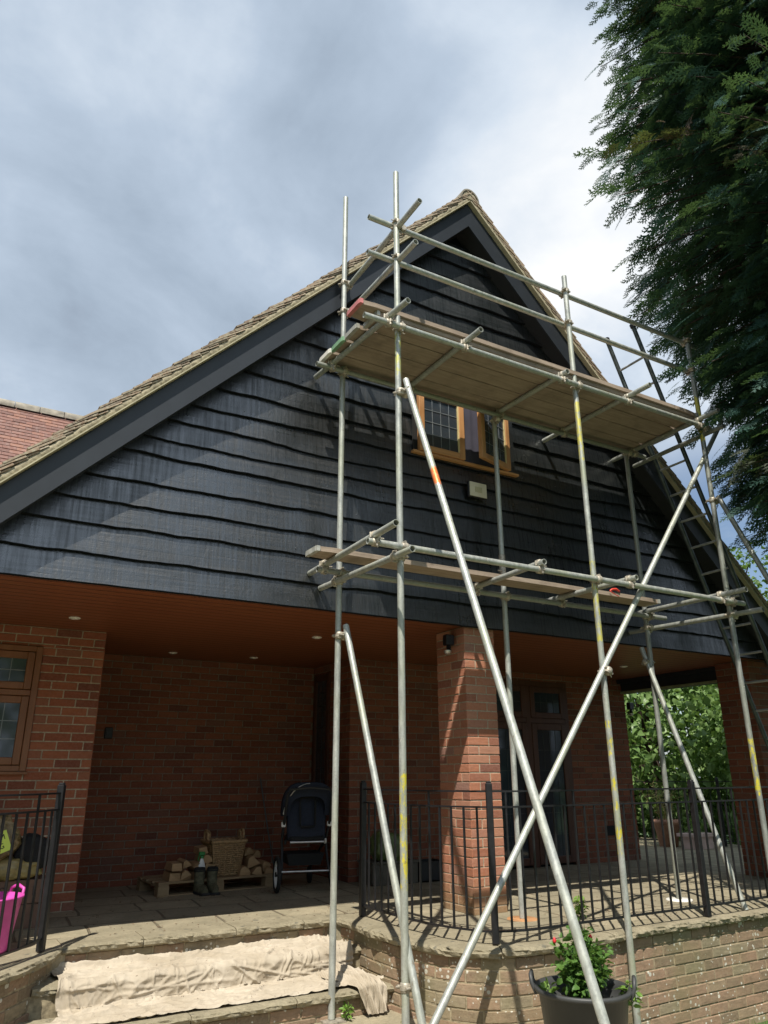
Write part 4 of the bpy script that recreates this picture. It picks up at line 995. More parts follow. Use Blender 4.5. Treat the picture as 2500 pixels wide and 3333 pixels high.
# ================================================================== porch objects
# --- pallet with split logs, basket
pa=empty('wooden_pallet',(2.70,8.28,0),R(5)); tag(pa,'low wooden pallet under the firewood against the back wall','pallet')
for y in(-.26,-.09,.09,.26): mb=MB(); mb.bx(-.62,.62,y-.055,y+.055,.104,.124,0,.002); mb.build('deck_board',M['pallet'],pa)
for x in(-.565,0,.565): mb=MB(); mb.bx(x-.05,x+.05,-.315,.315,.088,.1035,0,.002); mb.build('cross_board',M['pallet'],pa)
for x in(-.565,0,.565):
    for y in(-.265,.265):
        mb=MB(); mb.bx(x-.055,x+.055,y-.05,y+.05,.012,.0875,0,.003); mb.build('block',M['pallet'],pa)
for y in(-.265,.265): mb=MB(); mb.bx(-.62,.62,y-.05,y+.05,0,.0115); mb.build('base_board',M['pallet'],pa)
def log(x,z,r,a,kind,i,lab,y=8.12,ln=.26):
    e=empty('firewood_log',(x,y,z),R(rnd.uniform(-7,7))); tag(e,lab,'firewood log','split firewood logs on the pallet')
    if kind==0: pts=[(-r,-r*.6),(r,-r*.6),(r*.9,r*.7),(-r*.8,r*.7)]
    elif kind==1: pts=[(-r,-r*.7)]+[(r*math.cos(t),-r*.7+1.5*r*math.sin(t)) for t in(0,.5,1.05,1.6,2.2)]
    else: pts=[(-r*1.1,-r*.5),(r*1.0,-r*.6),(r*.3,r*.9),(-r*.4,r*.8)]
    ca,sa=math.cos(a),math.sin(a); mb=MB(); P=[(p[0]*ca-p[1]*sa,-ln/2+rnd.uniform(-.02,.02),p[0]*sa+p[1]*ca) for p in pts]
    n=len(P); V=P+[(p[0]*1.02+rnd.uniform(-.006,.006),ln/2,p[2]) for p in P]
    mb.add(V,[tuple(range(n))[::-1],tuple(range(n,2*n))]+[(k,(k+1)%n,n+(k+1)%n,n+k) for k in range(n)]); fixn(mb.build('wood',M['log'],e))
LG=[(2.27,.175,.055,0,0,8.06,'square-ended log at the left end of the pallet, the lower of two'),(2.28,.262,.05,0,0,8.06,'square-ended log resting on another at the left end of the pallet'),
(2.385,.18,.060,.1,1,8.12,'rounded log beside the two square-ended logs at the left'),(2.40,.275,.045,.4,2,8.14,'slanted log above the rounded log at the left'),(2.52,.165,.058,0,1,8.10,'wide half-round log at the bottom of the left pile'),(2.50,.25,.05,1.2,2,8.12,'upright wedge log in the middle of the left pile'),
(2.60,.31,.055,.25,1,8.16,'long log near the top of the left pile'),(2.63,.235,.05,-.2,0,8.12,'blocky log leaning toward the basket'),(2.585,.385,.048,.15,0,8.2,'topmost flat log of the left pile beside the basket'),(2.64,.168,.042,.2,2,8.08,'small wedge log just left of the basket foot'),
(3.02,.175,.062,.1,1,8.16,'pale half-round log just right of the basket'),(3.13,.25,.068,.4,2,8.2,'big pale wedge log at the top right of the basket'),(3.17,.165,.055,-.2,2,8.16,'tilted wedge log in the middle of the right pile'),(3.27,.215,.052,.5,1,8.22,'rounded log high on the right pile'),(3.30,.165,.05,.1,1,8.2,'last low log at the right end of the pallet'),
(3.10,.345,.05,.2,1,8.34,'darker log at the back of the right pile'),(3.20,.315,.048,-.1,1,8.34,'round log behind the big pale wedge'),(3.03,.40,.045,.3,2,8.40,'small dark log against the wall right of the basket')]
for i,(x,z,r,a,k,y,lab) in enumerate(LG): log(x,z-.015,r,a,k,i,lab,y)
bk=empty('log_basket',(2.83,8.20,.126),R(3)); bk.scale=(1.06,1.0,1.08); tag(bk,'square woven willow basket with two rope handles on the pallet','basket')
V=[];F=[];rows=26
def sq(t,w,d):   # rounded square perimeter
    t=t%4; s_=int(t); f=t-s_
    c=[(-w,-d),(w,-d),(w,d),(-w,d)]; a,b=c[s_],c[(s_+1)%4]; return a[0]+(b[0]-a[0])*f,a[1]+(b[1]-a[1])*f
mb=MB()
for r in range(15):
    z=.012+r*.0185; w=.125+.045*r/15; d=.105+.035*r/15; P=[]
    for i in range(65):
        t=i/16; x,y=sq(t,w,d); o_=.006*math.sin(i*math.pi/2.0+ (r%2)*math.pi); l=math.hypot(x,y); P.append((x+x/l*o_,y+y/l*o_,z+.002*math.sin(i*1.7+r)))
    mb.tube(P,.0078,6,cap=False)
mb.build('weave',M['wicker'],bk)
mb=MB()
for s_ in range(4):
    for i in range(5):
        t=s_+i/5+.02; a=sq(t,.127,.107); b=sq(t,.172,.142); mb.tube([(*a,0),(*b,.30)],.007,6)
mb.build('stakes',M['wicker'],bk)
mb=MB(); P=[(*sq(i/16,.178,.147),.297+.004*math.sin(i*2.5)) for i in range(65)]; mb.tube(P,.017,8,cap=False); mb.build('rim',M['wicker'],bk)
for sx in(-1,1):
    for sy in(-1,1):
        pass
    mb=MB(); mb.tube([(sx*.178,-.05,.29),(sx*.186,-.048,.36),(sx*.188,-.02,.395),(sx*.188,.02,.395),(sx*.186,.048,.36),(sx*.178,.05,.29)],.012,8); mb.tube([(sx*.165,-.03,.30),(sx*.160,-.03,.37),(sx*.160,.0,.385),(sx*.160,.03,.37),(sx*.165,.03,.30)],.010,8); mb.build('handle',M['wicker'],bk)
mb=MB(); mb.bx(-.12,.12,-.10,.10,.0,.008); mb.build('bottom',M['wicker'],bk)
sb=empty('spray_bottle',(2.545,8.0,.125)); tag(sb,'white spray bottle with green trigger head on the pallet','spray bottle')
mb=MB(); mb.lathe([(0,0),(.038,.002),(.040,.02),(.040,.10),(.030,.14),(.016,.175),(.013,.19)],(0,0,0),18,sy=.6); mb.build('bottle',M['white'],sb)
mb=MB(); mb.lathe([(.017,.186),(.018,.205),(.014,.21)],(0,0,0),12); mb.box((-.004,0,.228),(.062,.024,.034),None,0,.006); mb.tube([(-.03,0,.215),(-.038,0,.185),(-.032,0,.165)],.0055,6); mb.build('trigger_head',M['greenpl'],sb)
mb=MB(); mb.box((-.002,-.0245,.062),(.052,.003,.06)); mb.build('label',M['navy'],sb)
def boot(x,y,rz,lab):
    e=empty('boot',(x,y,0),rz); tag(e,lab,'boot','pair of camouflage boots')
    mb=MB(); P=[(0,.02,.03),(0,.03,.09),(0,.035,.16),(0,.035,.215)]; mb.tube(P,[.050,.048,.050,.056],14,cap=False); mb.tube([(0,.05,.045),(0,0,.05),(0,-.07,.045),(0,-.125,.032)],[.046,.050,.045,.028],12); mb.build('upper',M['boot'],e)
    mb=MB(); mb.box((0,-.035,.012),(.095,.215,.024),None,0,.008); mb.build('sole',M['rubber'],e)
    mb=MB(); mb.tube([(0,.035,.20),(0,.035,.235)],[.058,.052],14,cap=False,hollow=.8); mb.build('cuff',M['blackcl'],e)
    mb=MB(); 
    for i in range(4): mb.tube([(-.022,-.03-.012*i+.03,.098-.012*i),(.022,-.03-.012*i+.03,.098-.012*i)],.003,5)
    mb.build('laces',M['straw'],e)
boot(2.515,7.90,R(8),'left camouflage boot standing below the spray bottle'); boot(2.635,7.89,R(-4),'right camouflage boot standing in front of the basket')
bs=empty('garden_cane',(3.59,8.62,0)); tag(bs,'thin dark stick leaning on the back wall beside the pushchair','stick')
mb=MB(); mb.tube([(3.60,8.60,0),(3.53,8.74,.5),(3.46,8.87,1.06)],.008,8); mb.tube([(3.60,8.6,.004),(3.595,8.61,.06)],.013,8); fixn(mb.build('cane',M['alu'],bs,True))
mb=MB(); mb.bx(2.2,3.3,7.70,7.78,0,.002)
# leaf litter on the patio
V=[];F=[];
for i in range(900):
    a=rnd.random()
    if a<.45: x,y=rnd.gauss(5.6,1.6),rnd.gauss(4.95,.5)
    elif a<.65: x,y=rnd.gauss(2.7,.4),rnd.gauss(7.75,.12)
    elif a<.8: x,y=rnd.uniform(1.4,10),rnd.uniform(6.2,8.4)
    else: x,y=rnd.uniform(1.0,3.6),rnd.uniform(6.1,7.4)
    if x>4.05 and x<4.45 and 5.5<y<6.05: continue
    if y<4.75 or (x<3.5 and y<6.15): continue
    s_=rnd.uniform(.004,.013); th=rnd.uniform(0,6.3); c,s2=math.cos(th)*s_,math.sin(th)*s_; b=len(V); z=.005+rnd.uniform(0,.003)
    V+=[(x-c,y-s2,z),(x+s2*.5,y-c*.5,z+.003),(x+c,y+s2,z+.001),(x-s2*.5,y+c*.5,z+.004)]; F.append((b,b+1,b+2,b+3))
tag(pd('leaf_litter',V,F,M['litter']),'scattered dry leaf crumbs on the patio paving','leaf litter',kind='stuff')
# --- pushchair (seen from behind)
pc=empty('pushchair',(3.46,7.52,0),R(-14)); tag(pc,'dark navy pushchair with white wheel rims parked against the recess wall','pushchair')
def T(mat,nm,par=pc,**k):
    def f(fn):
        mb=MB(); fn(mb); return mb.build(nm,mat,par)
    return f
for sx in(-1,1):
    mb=MB(); x=sx*.285; n=28
    mb.tube([(x,.0+.148*math.cos(t*2*math.pi/n),.165+.148*math.sin(t*2*math.pi/n)) for t in range(n+1)],.0205,8,cap=False); tyre=mb.build('wheel',M['rubber'],pc)
    mb=MB(); mb.tube([(x-sx*.0,.118*math.cos(t*2*math.pi/n),.165+.118*math.sin(t*2*math.pi/n)) for t in range(n+1)],.0125,6,cap=False)
    for k in range(3):
        a=k*2.094+.5; mb.tube([(x,0,.165),(x,.115*math.cos(a),.165+.115*math.sin(a))],.010,6)
    mb.build('rim',M['white'],tyre)
    mb=MB(); mb.tube([(x-.02,0,.165),(x+.02,0,.165)],.022,12); mb.build('hub',M['blackpl'],tyre)
    # front wheel
    mb=MB(); xx=sx*.16; mb.tube([(xx,.62+.07*math.cos(t*2*math.pi/18),.085+.07*math.sin(t*2*math.pi/18)) for t in range(19)],.018,8,cap=False); mb.build('front_wheel',M['rubber'],pc)
    mb=MB(); mb.tube([(x*.84,0,.165),(x*.80,.10,.36),(x*.80,.14,.47),(x*.82,-.02,.66),(x*.80,-.12,.90)],.014,8); mb.tube([(x*.80,.14,.46),(xx,.45,.25),(xx,.60,.12)],.013,8); mb.build('side_frame',M['blackpl'],pc)
    mb=MB(); mb.box((x*.83,.02,.62),(.045,.035,.05),None,0,.008); mb.build('clip',M['white'],pc)
    mb=MB(); mb.lathe([(0,-.01),(.026,-.01),(.026,.01),(0,.01)],(0,0,0),14); 
    mb.V=[(v[2]+x*.72,v[0]+.06,v[1]+.455) for v in mb.V]; mb.build('pivot',M['white'] if sx>0 else M['blackpl'],pc)
mb=MB(); mb.tube([(-.17,-.03,.455),(.17,-.03,.455)],.012,8); mb.build('cross_bar',M['chrome'],pc)
mb=MB(); mb.tube([(-.24,-.0,.185),(.24,.0,.185)],.011,8); mb.build('axle_bar',M['chrome'],pc)
mb=MB(); mb.tube([(-.23,-.12,.90),(-.20,-.15,.955),(0,-.16,.97),(.20,-.15,.955),(.23,-.12,.90)],.013,8); mb.build('handlebar',M['blackpl'],pc)
# seat back shell
V=[];F=[];nu,nv=20,24
for j in range(nv+1):
    t=j/nv; z=.48+.50*t; w=.205*(1-.10*abs(t-.4))*(math.sin(min(1,(1-t)*5+.25)*math.pi/2)) ; yb=.02+.10*t
    for i in range(nu+1):
        u=i/nu*2-1; V.append((w*u,yb-.045*(1-u*u)**.5*1.0-.012*math.sin(t*math.pi),z))
for j in range(nv):
    for i in range(nu): a=j*(nu+1)+i; F.append((a,a+1,a+nu+2,a+nu+1))
o_=pd('seat_back',V,F,M['navy'],pc,True); m_=o_.modifiers.new('s','SOLIDIFY'); m_.thickness=.02
mb=MB(); mb.tube([(-.07,-.045,.60),(-.075,-.040,.62),(-.08,-.02,.84),(-.06,-.012,.875),(.06,-.012,.875),(.08,-.02,.84),(.075,-.040,.62),(.07,-.045,.60),(-.07,-.045,.60)],.010,8); mb.build('back_panel',M['blackcl'],pc)
mb=MB(); mb.box((0,-.022,.915),(.075,.02,.022),Matrix.Rotation(.1,3,'X'),0,.006); mb.build('badge',M['white'],pc)
# hood
V=[];F=[];nu,nv=28,14
for j in range(nv+1):
    ph=math.pi/2*j/nv*1.25
    for i in range(nu+1):
        th=math.pi*i/nu; rib=1-.018*abs(math.sin(j*1.6))
        cc=math.copysign(abs(math.cos(th))**.6,math.cos(th)); ss=math.sin(th)**.62; V.append((-.262*cc*rib,-.09*ss+ .40*math.sin(ph)*ss,.70+.325*ss*math.cos(ph*.85-.12)*rib))
for j in range(nv):
    for i in range(nu): a=j*(nu+1)+i; F.append((a,a+1,a+nu+2,a+nu+1))
o_=pd('hood',V,F,M['navy'],pc,True); m_=o_.modifiers.new('s','SOLIDIFY'); m_.thickness=.012
V=[];F=[]
for i in range(nu+1):
    th=math.pi*i/nu
    for k,(rx,rz,yo) in enumerate(((.272,.330,0),(.235,.285,.005),(.19,.19,.02))): cc=math.copysign(abs(math.cos(th))**.6,math.cos(th)); ss=math.sin(th)**.62; V.append((-rx*.955*cc,yo-.095*ss,.70+rz*.97*ss))
for i in range(nu):
    for k in range(2): F.append((i*3+k,i*3+k+1,i*3+k+4,i*3+k+3))
pd('hood_back',V,F,M['navy'],pc,True)
mb=MB(); mb.tube([(-.238*math.cos(math.pi*i/20),-.012-.10*math.sin(math.pi*i/20),.72+.290*math.sin(math.pi*i/20)) for i in range(4,11)],.005,6); mb.build('hood_piping',M['chrome'],pc)
mb=MB(); mb.box((-.235,-.03,.75),(.025,.03,.08),Matrix.Rotation(.25,3,'Y'),0,.008); mb.build('clip',M['white'],pc)
mb=MB(); mb.prism([(-.19,.02,.34),(.19,.02,.34),(.16,.04,.235),(-.16,.04,.235)],(0,.42,0)); fixn(mb.build('basket',M['blackcl'],pc))
mb=MB(); mb.box((0,.14,.485),(.36,.34,.05),None,0,.015); mb.build('seat',M['blackcl'],pc)
# --- left corner: pink tub, boxes, bags
pt=empty('pink_tub',(.50,6.16,0),R(30)); tag(pt,'pink flexible tub standing behind the left railing','tub')
mb=MB(); mb.lathe([(0,.004),(.165,.004),(.175,.0),(.180,.01),(.225,.315),(.238,.318),(.238,.328),(.220,.328),(.172,.02),(0,.016)],(0,0,0),40); mb.build('bowl',M['pink'],pt)
for sx in(-1,1):
    mb=MB(); mb.tube([(sx*.222,-.07,.305),(sx*.232,-.065,.355),(sx*.234,0,.375),(sx*.232,.065,.355),(sx*.222,.07,.305)],.011,8); mb.build('handle',M['pink'],pt)
def words(txt,size,M4,mat,parent,name='lettering',ext=.0006):
    cu=bpy.data.curves.new(name,'FONT'); cu.body=txt; cu.size=size; cu.extrude=ext; cu.align_x='CENTER'; cu.align_y='CENTER'
    o=bpy.data.objects.new(name,cu); S.collection.objects.link(o); dg=bpy.context.evaluated_depsgraph_get(); me=bpy.data.meshes.new_from_object(o.evaluated_get(dg)); bpy.data.objects.remove(o)
    me.transform(M4); me.materials.clear(); return link(name,me,mat,parent)
cb=empty('cardboard_box',(.62,7.05,0)); tag(cb,'long brown cardboard box with dark printed letters against the pier wall','cardboard box')
mb=MB(); mb.bx(-.36,.36,-.17,.17,0,.165,0,.004); mb.bx(-.36,.36,-.17,.17,.170,.335,0,.004); mb.build('carton',M['card'],cb)
words('A US  H  I',.10,Matrix.Translation((.06,-.1705,.255))@Matrix.Rotation(R(90),4,'X'),M['cardink'],cb)
def sack(name,loc,dims,rot,mat,label,lean=0,seed=0):
    e=empty(name,loc); tag(e,label,'sack'); V=[];F=[];nu,nv=72,44
    for j in range(nv+1):
        ph=-math.pi/2+math.pi*j/nv
        for i in range(nu):
            th=2*math.pi*i/nu; cx=math.copysign(abs(math.cos(th))**.42,math.cos(th)); cy=math.copysign(abs(math.sin(th))**.5,math.sin(th)); cz=math.copysign(abs(math.sin(ph))**.6,math.sin(ph)); rr=abs(math.cos(ph))**.45
            p=Vector((cx*rr*dims[0]/2,cy*rr*dims[1]/2,cz*dims[2]/2)); k=1+.10*nz(p.x*7+seed,p.y*7,p.z*7)+.09*nz(p.x*18,p.y*18+seed,p.z*18)+.05*nz(p.x*42,p.y*42,p.z*42+seed); V.append(rot@(p*k))
    for j in range(nv):
        for i in range(nu): F.append((j*nu+i,j*nu+(i+1)%nu,(j+1)*nu+(i+1)%nu,(j+1)*nu+i))
    pd('bag',V,F,mat,e,True); return e
s1=sack('compost_sack',(.50,7.02,.42),(.80,.36,.16),Matrix.Rotation(R(2),3,'Y'),M['bagyel'],'flat yellow and green striped sack lying on the cardboard box',seed=1)
s2=sack('compost_sack',(.42,6.95,.585),(.62,.20,.34),Matrix.Rotation(R(-14),3,'X')@Matrix.Rotation(R(-16),3,'Y'),M['bagp'],'crumpled bark sack with a lime label propped on the flat sack',seed=5)
lm=Matrix.Translation((.085,-.185,-.005))@Matrix.Rotation(R(-22),4,'Y')@Matrix.Rotation(R(78),4,'X')
mb=MB(); mb.box((0,0,0),(.30,.15,.004)); mb.V=[tuple(lm@Vector(v)) for v in mb.V]; mb.build('label',M['label'],s2)
words('F R O M',.055,lm@Matrix.Translation((.035,.030,.0032)),M['ink'],s2); words('S P R I N G',.055,lm@Matrix.Translation((-.02,-.030,.0032)),M['ink'],s2)
s3=sack('compost_sack',(.86,7.0,.53),(.26,.24,.22),Matrix.Rotation(R(20),3,'Y'),M['blackcl'],'dark maroon sack slumped beside the bark sack',seed=9)
# plinth planter and green bag by the nib wall
bx_=empty('storage_crate',(4.50,7.66,0)); tag(bx_,'dull grey storage crate against the wall behind the right-hand railing','crate')
mb=MB(); mb.bx(-.28,.28,-.16,.16,0,.20,0,.006); mb.bx(-.29,.29,-.17,.17,.2005,.225,0,.004); mb.build('crate_body',simple('dull grey resin',(.10,.09,.07),.8,var=.3),bx_)
sack('green_sack',(4.44,7.58,.365),(.34,.24,.29),Matrix.Rotation(R(12),3,'Y'),M['baggreen'],'small green sack sitting on the grey crate behind the railing',seed=14)
bc=empty('black_crate',(4.98,7.62,0)); tag(bc,'dark open crate on the floor between the sack and the brick pillar','crate'); mb=MB(); mb.bx(-.16,.16,-.13,.13,0,.015); 
for q in((-.16,-.145,-.13,.13),(.145,.16,-.13,.13),(-.145,.145,-.13,-.115),(-.145,.145,.115,.13)): mb.bx(q[0],q[1],q[2],q[3],.0,.20)
mb.build('tray',M['blackpl'],bc)
# --- black tub with a rose
tb=empty('plant_tub',(3.42,3.66,-.47),R(-45)); tb.scale=(.94,.94,.98); tag(tb,'large dark plastic tub with two handles holding the rose','plant tub')
mb=MB(); mb.lathe([(0,.0),(.205,.0),(.212,.01),(.262,.405),(.282,.41),(.290,.425),(.286,.437),(.266,.437),(.250,.40),(.238,.33),(0,.33)],(0,0,0),48); mb.build('pot',M['tub'],tb)
for sx in(-1,1):
    mb=MB(); mb.tube([(sx*.272,-.045,.395),(sx*.298,-.045,.45),(sx*.302,-.035,.49),(sx*.302,.035,.49),(sx*.298,.045,.45),(sx*.272,.045,.395)],.0125,8); mb.build('handle',M['tub'],tb)
mb=MB(); mb.lathe([(0,.355),(.1,.352),(.2,.345),(.243,.34)],(0,0,0),24); mb.build('soil',M['soil'],tb)
# ------------------------------------------------------------------ foliage tools
def leaf_base(l,w,fold=.25,seg=2):
    """leaf along +X, lying in XY, folded on the midrib, drooping"""
    return np.array([(0,0,0),(l*.35,w*.5,fold*w),(l*.35,-w*.5,fold*w),(l*.38,0,0),(l*.75,w*.36,fold*w*.6-l*.06),(l*.75,-w*.36,fold*w*.6-l*.06),(l*.78,0,-l*.07),(l,0,-l*.2)]),np.array([(0,3,1),(0,2,3),(3,6,1),(6,4,1),(3,2,6),(6,2,5),(6,7,4),(6,5,7)])
def scatter(base,pos,dirs,ups,scale):
    Vb,Fb=base; n=len(pos); x=dirs/np.linalg.norm(dirs,axis=1,keepdims=True); y=np.cross(ups,x); y/= (np.linalg.norm(y,axis=1,keepdims=True)+1e-9); z=np.cross(x,y)
    V=(pos[:,None,:]+scale[:,None,None]*(Vb[None,:,0:1]*x[:,None,:]+Vb[None,:,1:2]*y[:,None,:]+Vb[None,:,2:3]*z[:,None,:])).reshape(-1,3)
    F=(Fb[None]+(np.arange(n)*len(Vb))[:,None,None]).reshape(-1,3); return V,F
def rdir(n,zb=0): v=npr.normal(size=(n,3)); v[:,2]+=zb; return v/np.linalg.norm(v,axis=1,keepdims=True)
def plant(name,loc,label,cat,stems,leafmat,leaf=(.035,.024),n_per=26,stemr=.003,group=None,stemmat='stem',spread=.04):
    e=empty(name,loc); tag(e,label,cat,group); mb=MB(); pos=[];dr=[]
    for P in stems:
        P=[Vector(p) for p in P]; Q=catmull(P,.02); mb.tube(Q,[stemr*(1-.6*i/len(Q)) for i in range(len(Q))],5)
        for k in range(n_per):
            i=int(len(Q)*(.18+.82*rnd.random()**.8))-1; i=max(0,min(len(Q)-1,i)); d=Vector((rnd.gauss(0,1),rnd.gauss(0,1),rnd.gauss(.2,.5))).normalized()
            pos.append(Q[i]+d*rnd.uniform(0,spread)); dr.append(d)
    mb.build('stems',M[stemmat],e,True)
    n=len(pos); V,F=scatter(leaf_base(*leaf),np.array(pos),np.array(dr),rdir(n,1.6),npr.uniform(.6,1.25,n)); o=npmesh('foliage',V,F,leafmat)
    o.parent=e; o.matrix_parent_inverse=Matrix.Translation(e.location).inverted(); return e
ros=[]; cx,cy=3.44,3.68
for i in range(42):
    a=rnd.uniform(0,6.28); h=rnd.uniform(.14,.30); r=rnd.uniform(.05,.17)
    ros.append([(cx+.02*math.cos(a),cy+.02*math.sin(a),-.12),(cx+r*.5*math.cos(a),cy+r*.5*math.sin(a),-.12+h*.5),(cx+r*math.cos(a)+.01,cy+r*math.sin(a),-.12+h)])
for (dx,dy,h) in((.02,-.01,.36),(.05,.0,.38),(-.02,.03,.32),(.03,.03,.35),(.07,.02,.30),(.0,-.02,.385),(.02,.02,.39)):
    ros.append([(cx,cy,-.12),(cx+dx*.5,cy+dy,-.12+h*.5),(cx+dx,cy+dy,-.12+h)])
rose=plant('rose_bush',(cx,cy,-.12),'small rose bush with a few red buds growing in the dark tub','rose bush',ros,M['roseleaf'],(.042,.030),46,.0035,spread=.05)
for (x,y,z) in ((3.36,3.80,.165),(3.53,3.68,.185)):
    mb=MB(); mb.lathe([(0,-.012),(.009,-.006),(.012,.004),(.006,.018),(0,.024)],(0,0,0),8); b=mb.build('bud',M['rosered'],rose); b.matrix_parent_inverse=Matrix.Translation(rose.location).inverted(); b.location=(x,y,z)
def weed(x,y,z,h,label,n=4,leaf=(.045,.018),sp_=.05,seed=0):
    st_=[[(x,y,z),(x+rnd.uniform(-.4,.4)*sp_,y+rnd.uniform(-.4,.4)*sp_,z+h*.5),(x+rnd.uniform(-1,1)*sp_,y+rnd.uniform(-1,1)*sp_,z+h*rnd.uniform(.7,1))] for _ in range(n)]
    return plant('weed',(x,y,z),label,'weed',st_,M['weed'],leaf,9,.002,spread=.02,group='small weeds')
weed(2.745,5.22,-.47,.10,'little green weed at the foot of the lowest step'); weed(4.76,5.05,0,.15,'leafy weed growing from the patio joint behind the railing',5,(.06,.03),.09)
weed(3.27,3.78,-.13,.10,'pale weed at the left side of the dark tub',2,(.05,.028),.03); weed(3.62,3.50,-.13,.11,'bright green weed at the right side of the dark tub',5,(.055,.026),.06)
weed(3.05,5.0,-.47,.05,'tiny weed in the corner where wall meets path',3,(.02,.01))
V=[];F=[]
for i in range(500):
    x=rnd.uniform(5.6,9); y=4.42-abs(rnd.gauss(0,.35)); h=rnd.uniform(.04,.12); a=rnd.uniform(0,3.1); w=.004; b=len(V); dx,dy=rnd.uniform(-.04,.04),rnd.uniform(-.04,.04)
    V+=[(x-w*math.cos(a),y-w*math.sin(a),-.78),(x+w*math.cos(a),y+w*math.sin(a),-.78),(x+dx,y+dy,-.78+h)]; F.append((b,b+1,b+2))
tag(pd('grass',V,F,M['weed']),'rough grass at the foot of the retaining wall','grass',kind='stuff')
# --- terracotta pots at the far side
def tpot(x,y,r,h,label,mat,sq_=False):
    e=empty('flower_pot',(x,y,0)); tag(e,label,'flower pot'); mb=MB()
    if sq_: mb.prism([(-r*.8,-r*.5,0),(r*.8,-r*.5,0),(r*.8,r*.5,0),(-r*.8,r*.5,0)],(0,0,h*.8)); mb.bx(-r,r,-r*.65,r*.65,h*.8,h)
    else: mb.lathe([(0,0),(r*.65,0),(r*.9,h*.85),(r*1.0,h*.85),(r*1.02,h),(r*.9,h),(r*.85,h*.85),(0,h*.8)],(0,0,0),24)
    fixn(mb.build('pot',mat,e)); return e
tpot(10.55,9.05,.22,.40,'terracotta pot standing by the house corner under the hedge',M['terra']); tpot(10.62,8.55,.26,.22,'low pale pink trough beside the terracotta pot',M['terra_l'],True)
ds_=[[(10.55,9.05,.33),(10.55+rnd.uniform(-.15,.15),9.05+rnd.uniform(-.15,.15),.6),(10.55+rnd.uniform(-.35,.35),9.05+rnd.uniform(-.3,.3),rnd.uniform(.7,.98))] for _ in range(16)]
plant('dry_plant',(10.55,9.05,.33),'straggly dry plant in the terracotta pot','plant',ds_,M['straw'],(.05,.016),14,.004,stemmat='straw',spread=.06)
ds_=[[(10.62,8.55,.2),(10.62+rnd.uniform(-.15,.15),8.55+rnd.uniform(-.1,.1),.3),(10.62+rnd.uniform(-.25,.25),8.55+rnd.uniform(-.2,.2),rnd.uniform(.3,.48))] for _ in range(12)]
plant('dry_plant',(10.62,8.55,.2),'low yellowing plant in the pale trough','plant',ds_,M['weed'],(.05,.02),16,.003,spread=.05)
# ================================================================== trees
def crown(n,c,rad,leaf,mat,name,parent,shell=.35,clump=.22,seed=0,flat=.8,low=None,nclump=60):
    """leaves gathered in clumps spread through an ellipsoid, uneven outline"""
    g=np.random.default_rng(seed); d=g.normal(size=(nclump,3)); d/=np.linalg.norm(d,axis=1,keepdims=True); rr=g.uniform(shell,1.0,nclump)**.6
    cc=d*rr[:,None]*np.array(rad)*g.uniform(.8,1.12,(nclump,1)); k=g.integers(0,nclump,n); cs=clump*np.mean(rad)*g.uniform(.6,1.5,nclump)
    o=g.normal(size=(n,3)); o/=np.linalg.norm(o,axis=1,keepdims=True); o*=(g.uniform(0,1,(n,1))**.45); o[:,2]*=flat
    P=cc[k]+o*cs[k][:,None]+np.array(c)
    if low is not None: P[:,2]=np.where(P[:,2]<low,low+np.abs(P[:,2]-low)*.3,P[:,2])
    dr=o+g.normal(size=(n,3))*.5; dr[:,2]-=.25; up=g.normal(size=(n,3))*.55; up[:,2]+=1.0
    V,F=scatter(leaf_base(*leaf),P,dr,up,g.uniform(.6,1.3,n)); return npmesh(name,V,F,mat),cc+np.array(c)
def tree(name,loc,rad,h,label,n,leaf,mat,seed,cat='tree',trunk=.18,zc=None,**k):
    e=empty(name,loc); tag(e,label,cat); zc=h-rad[2] if zc is None else zc
    o,cc=crown(n,(0,0,zc),rad,leaf,mat,'crown',e,seed=seed,**k); o.parent=e
    mb=MB(); mb.tube([(0,0,0),(trunk*.3,0,zc*.5),(0,trunk*.2,zc),(.1,.1,zc+rad[2]*.5)],[trunk,trunk*.8,trunk*.6,trunk*.2],10)
    g=np.random.default_rng(seed+1)
    for i in g.integers(0,len(cc),14): q=Vector(cc[i]); mb.tube([(0,0,zc*.6),tuple((Vector((0,0,zc*.8))+q)/2+Vector((0,0,.1))),tuple(q)],[trunk*.4,trunk*.25,trunk*.06],6)
    mb.build('trunk',M['bark'],e); return e
tree('hazel_hedge',(12.9,11.2,-.6),(2.2,3.0,2.4),4.6,'dense bright green broad-leaved hedge beyond the patio opening',15000,(.14,.105),M['hedge'],3,'hedge',zc=2.2,nclump=150,clump=.30,shell=.3)
tree('hazel_hedge',(15.3,9.3,-.6),(2.2,2.6,2.3),4.2,'broad-leaved hedge between the right-hand brick pillar and the far railing',9000,(.14,.105),M['hedge'],4,'hedge',zc=2.0,nclump=90,clump=.30,shell=.5)
tree('hazel_hedge',(11.2,14.2,-.6),(2.8,2.2,2.6),4.8,'dark broad-leaved hedge at the back, seen left in the porch opening',8000,(.14,.105),M['hedge'],5,'hedge',zc=2.2,nclump=90,clump=.3,shell=.5)
tree('pale_shrub',(15.6,10.4,-.7),(1.6,1.6,1.9),4.95,'pale-leaved shrub rising behind the lower right roof edge',2600,(.17,.10),M['paleleaf'],6,'shrub',nclump=40,clump=.28)
tree('far_tree',(19.6,14.1,-.7),(1.7,1.7,2.6),8.6,'far round-topped green tree seen between roof edge and scaffold pole',5200,(.14,.11),M['oakleaf'],7,'tree',nclump=70,clump=.26)
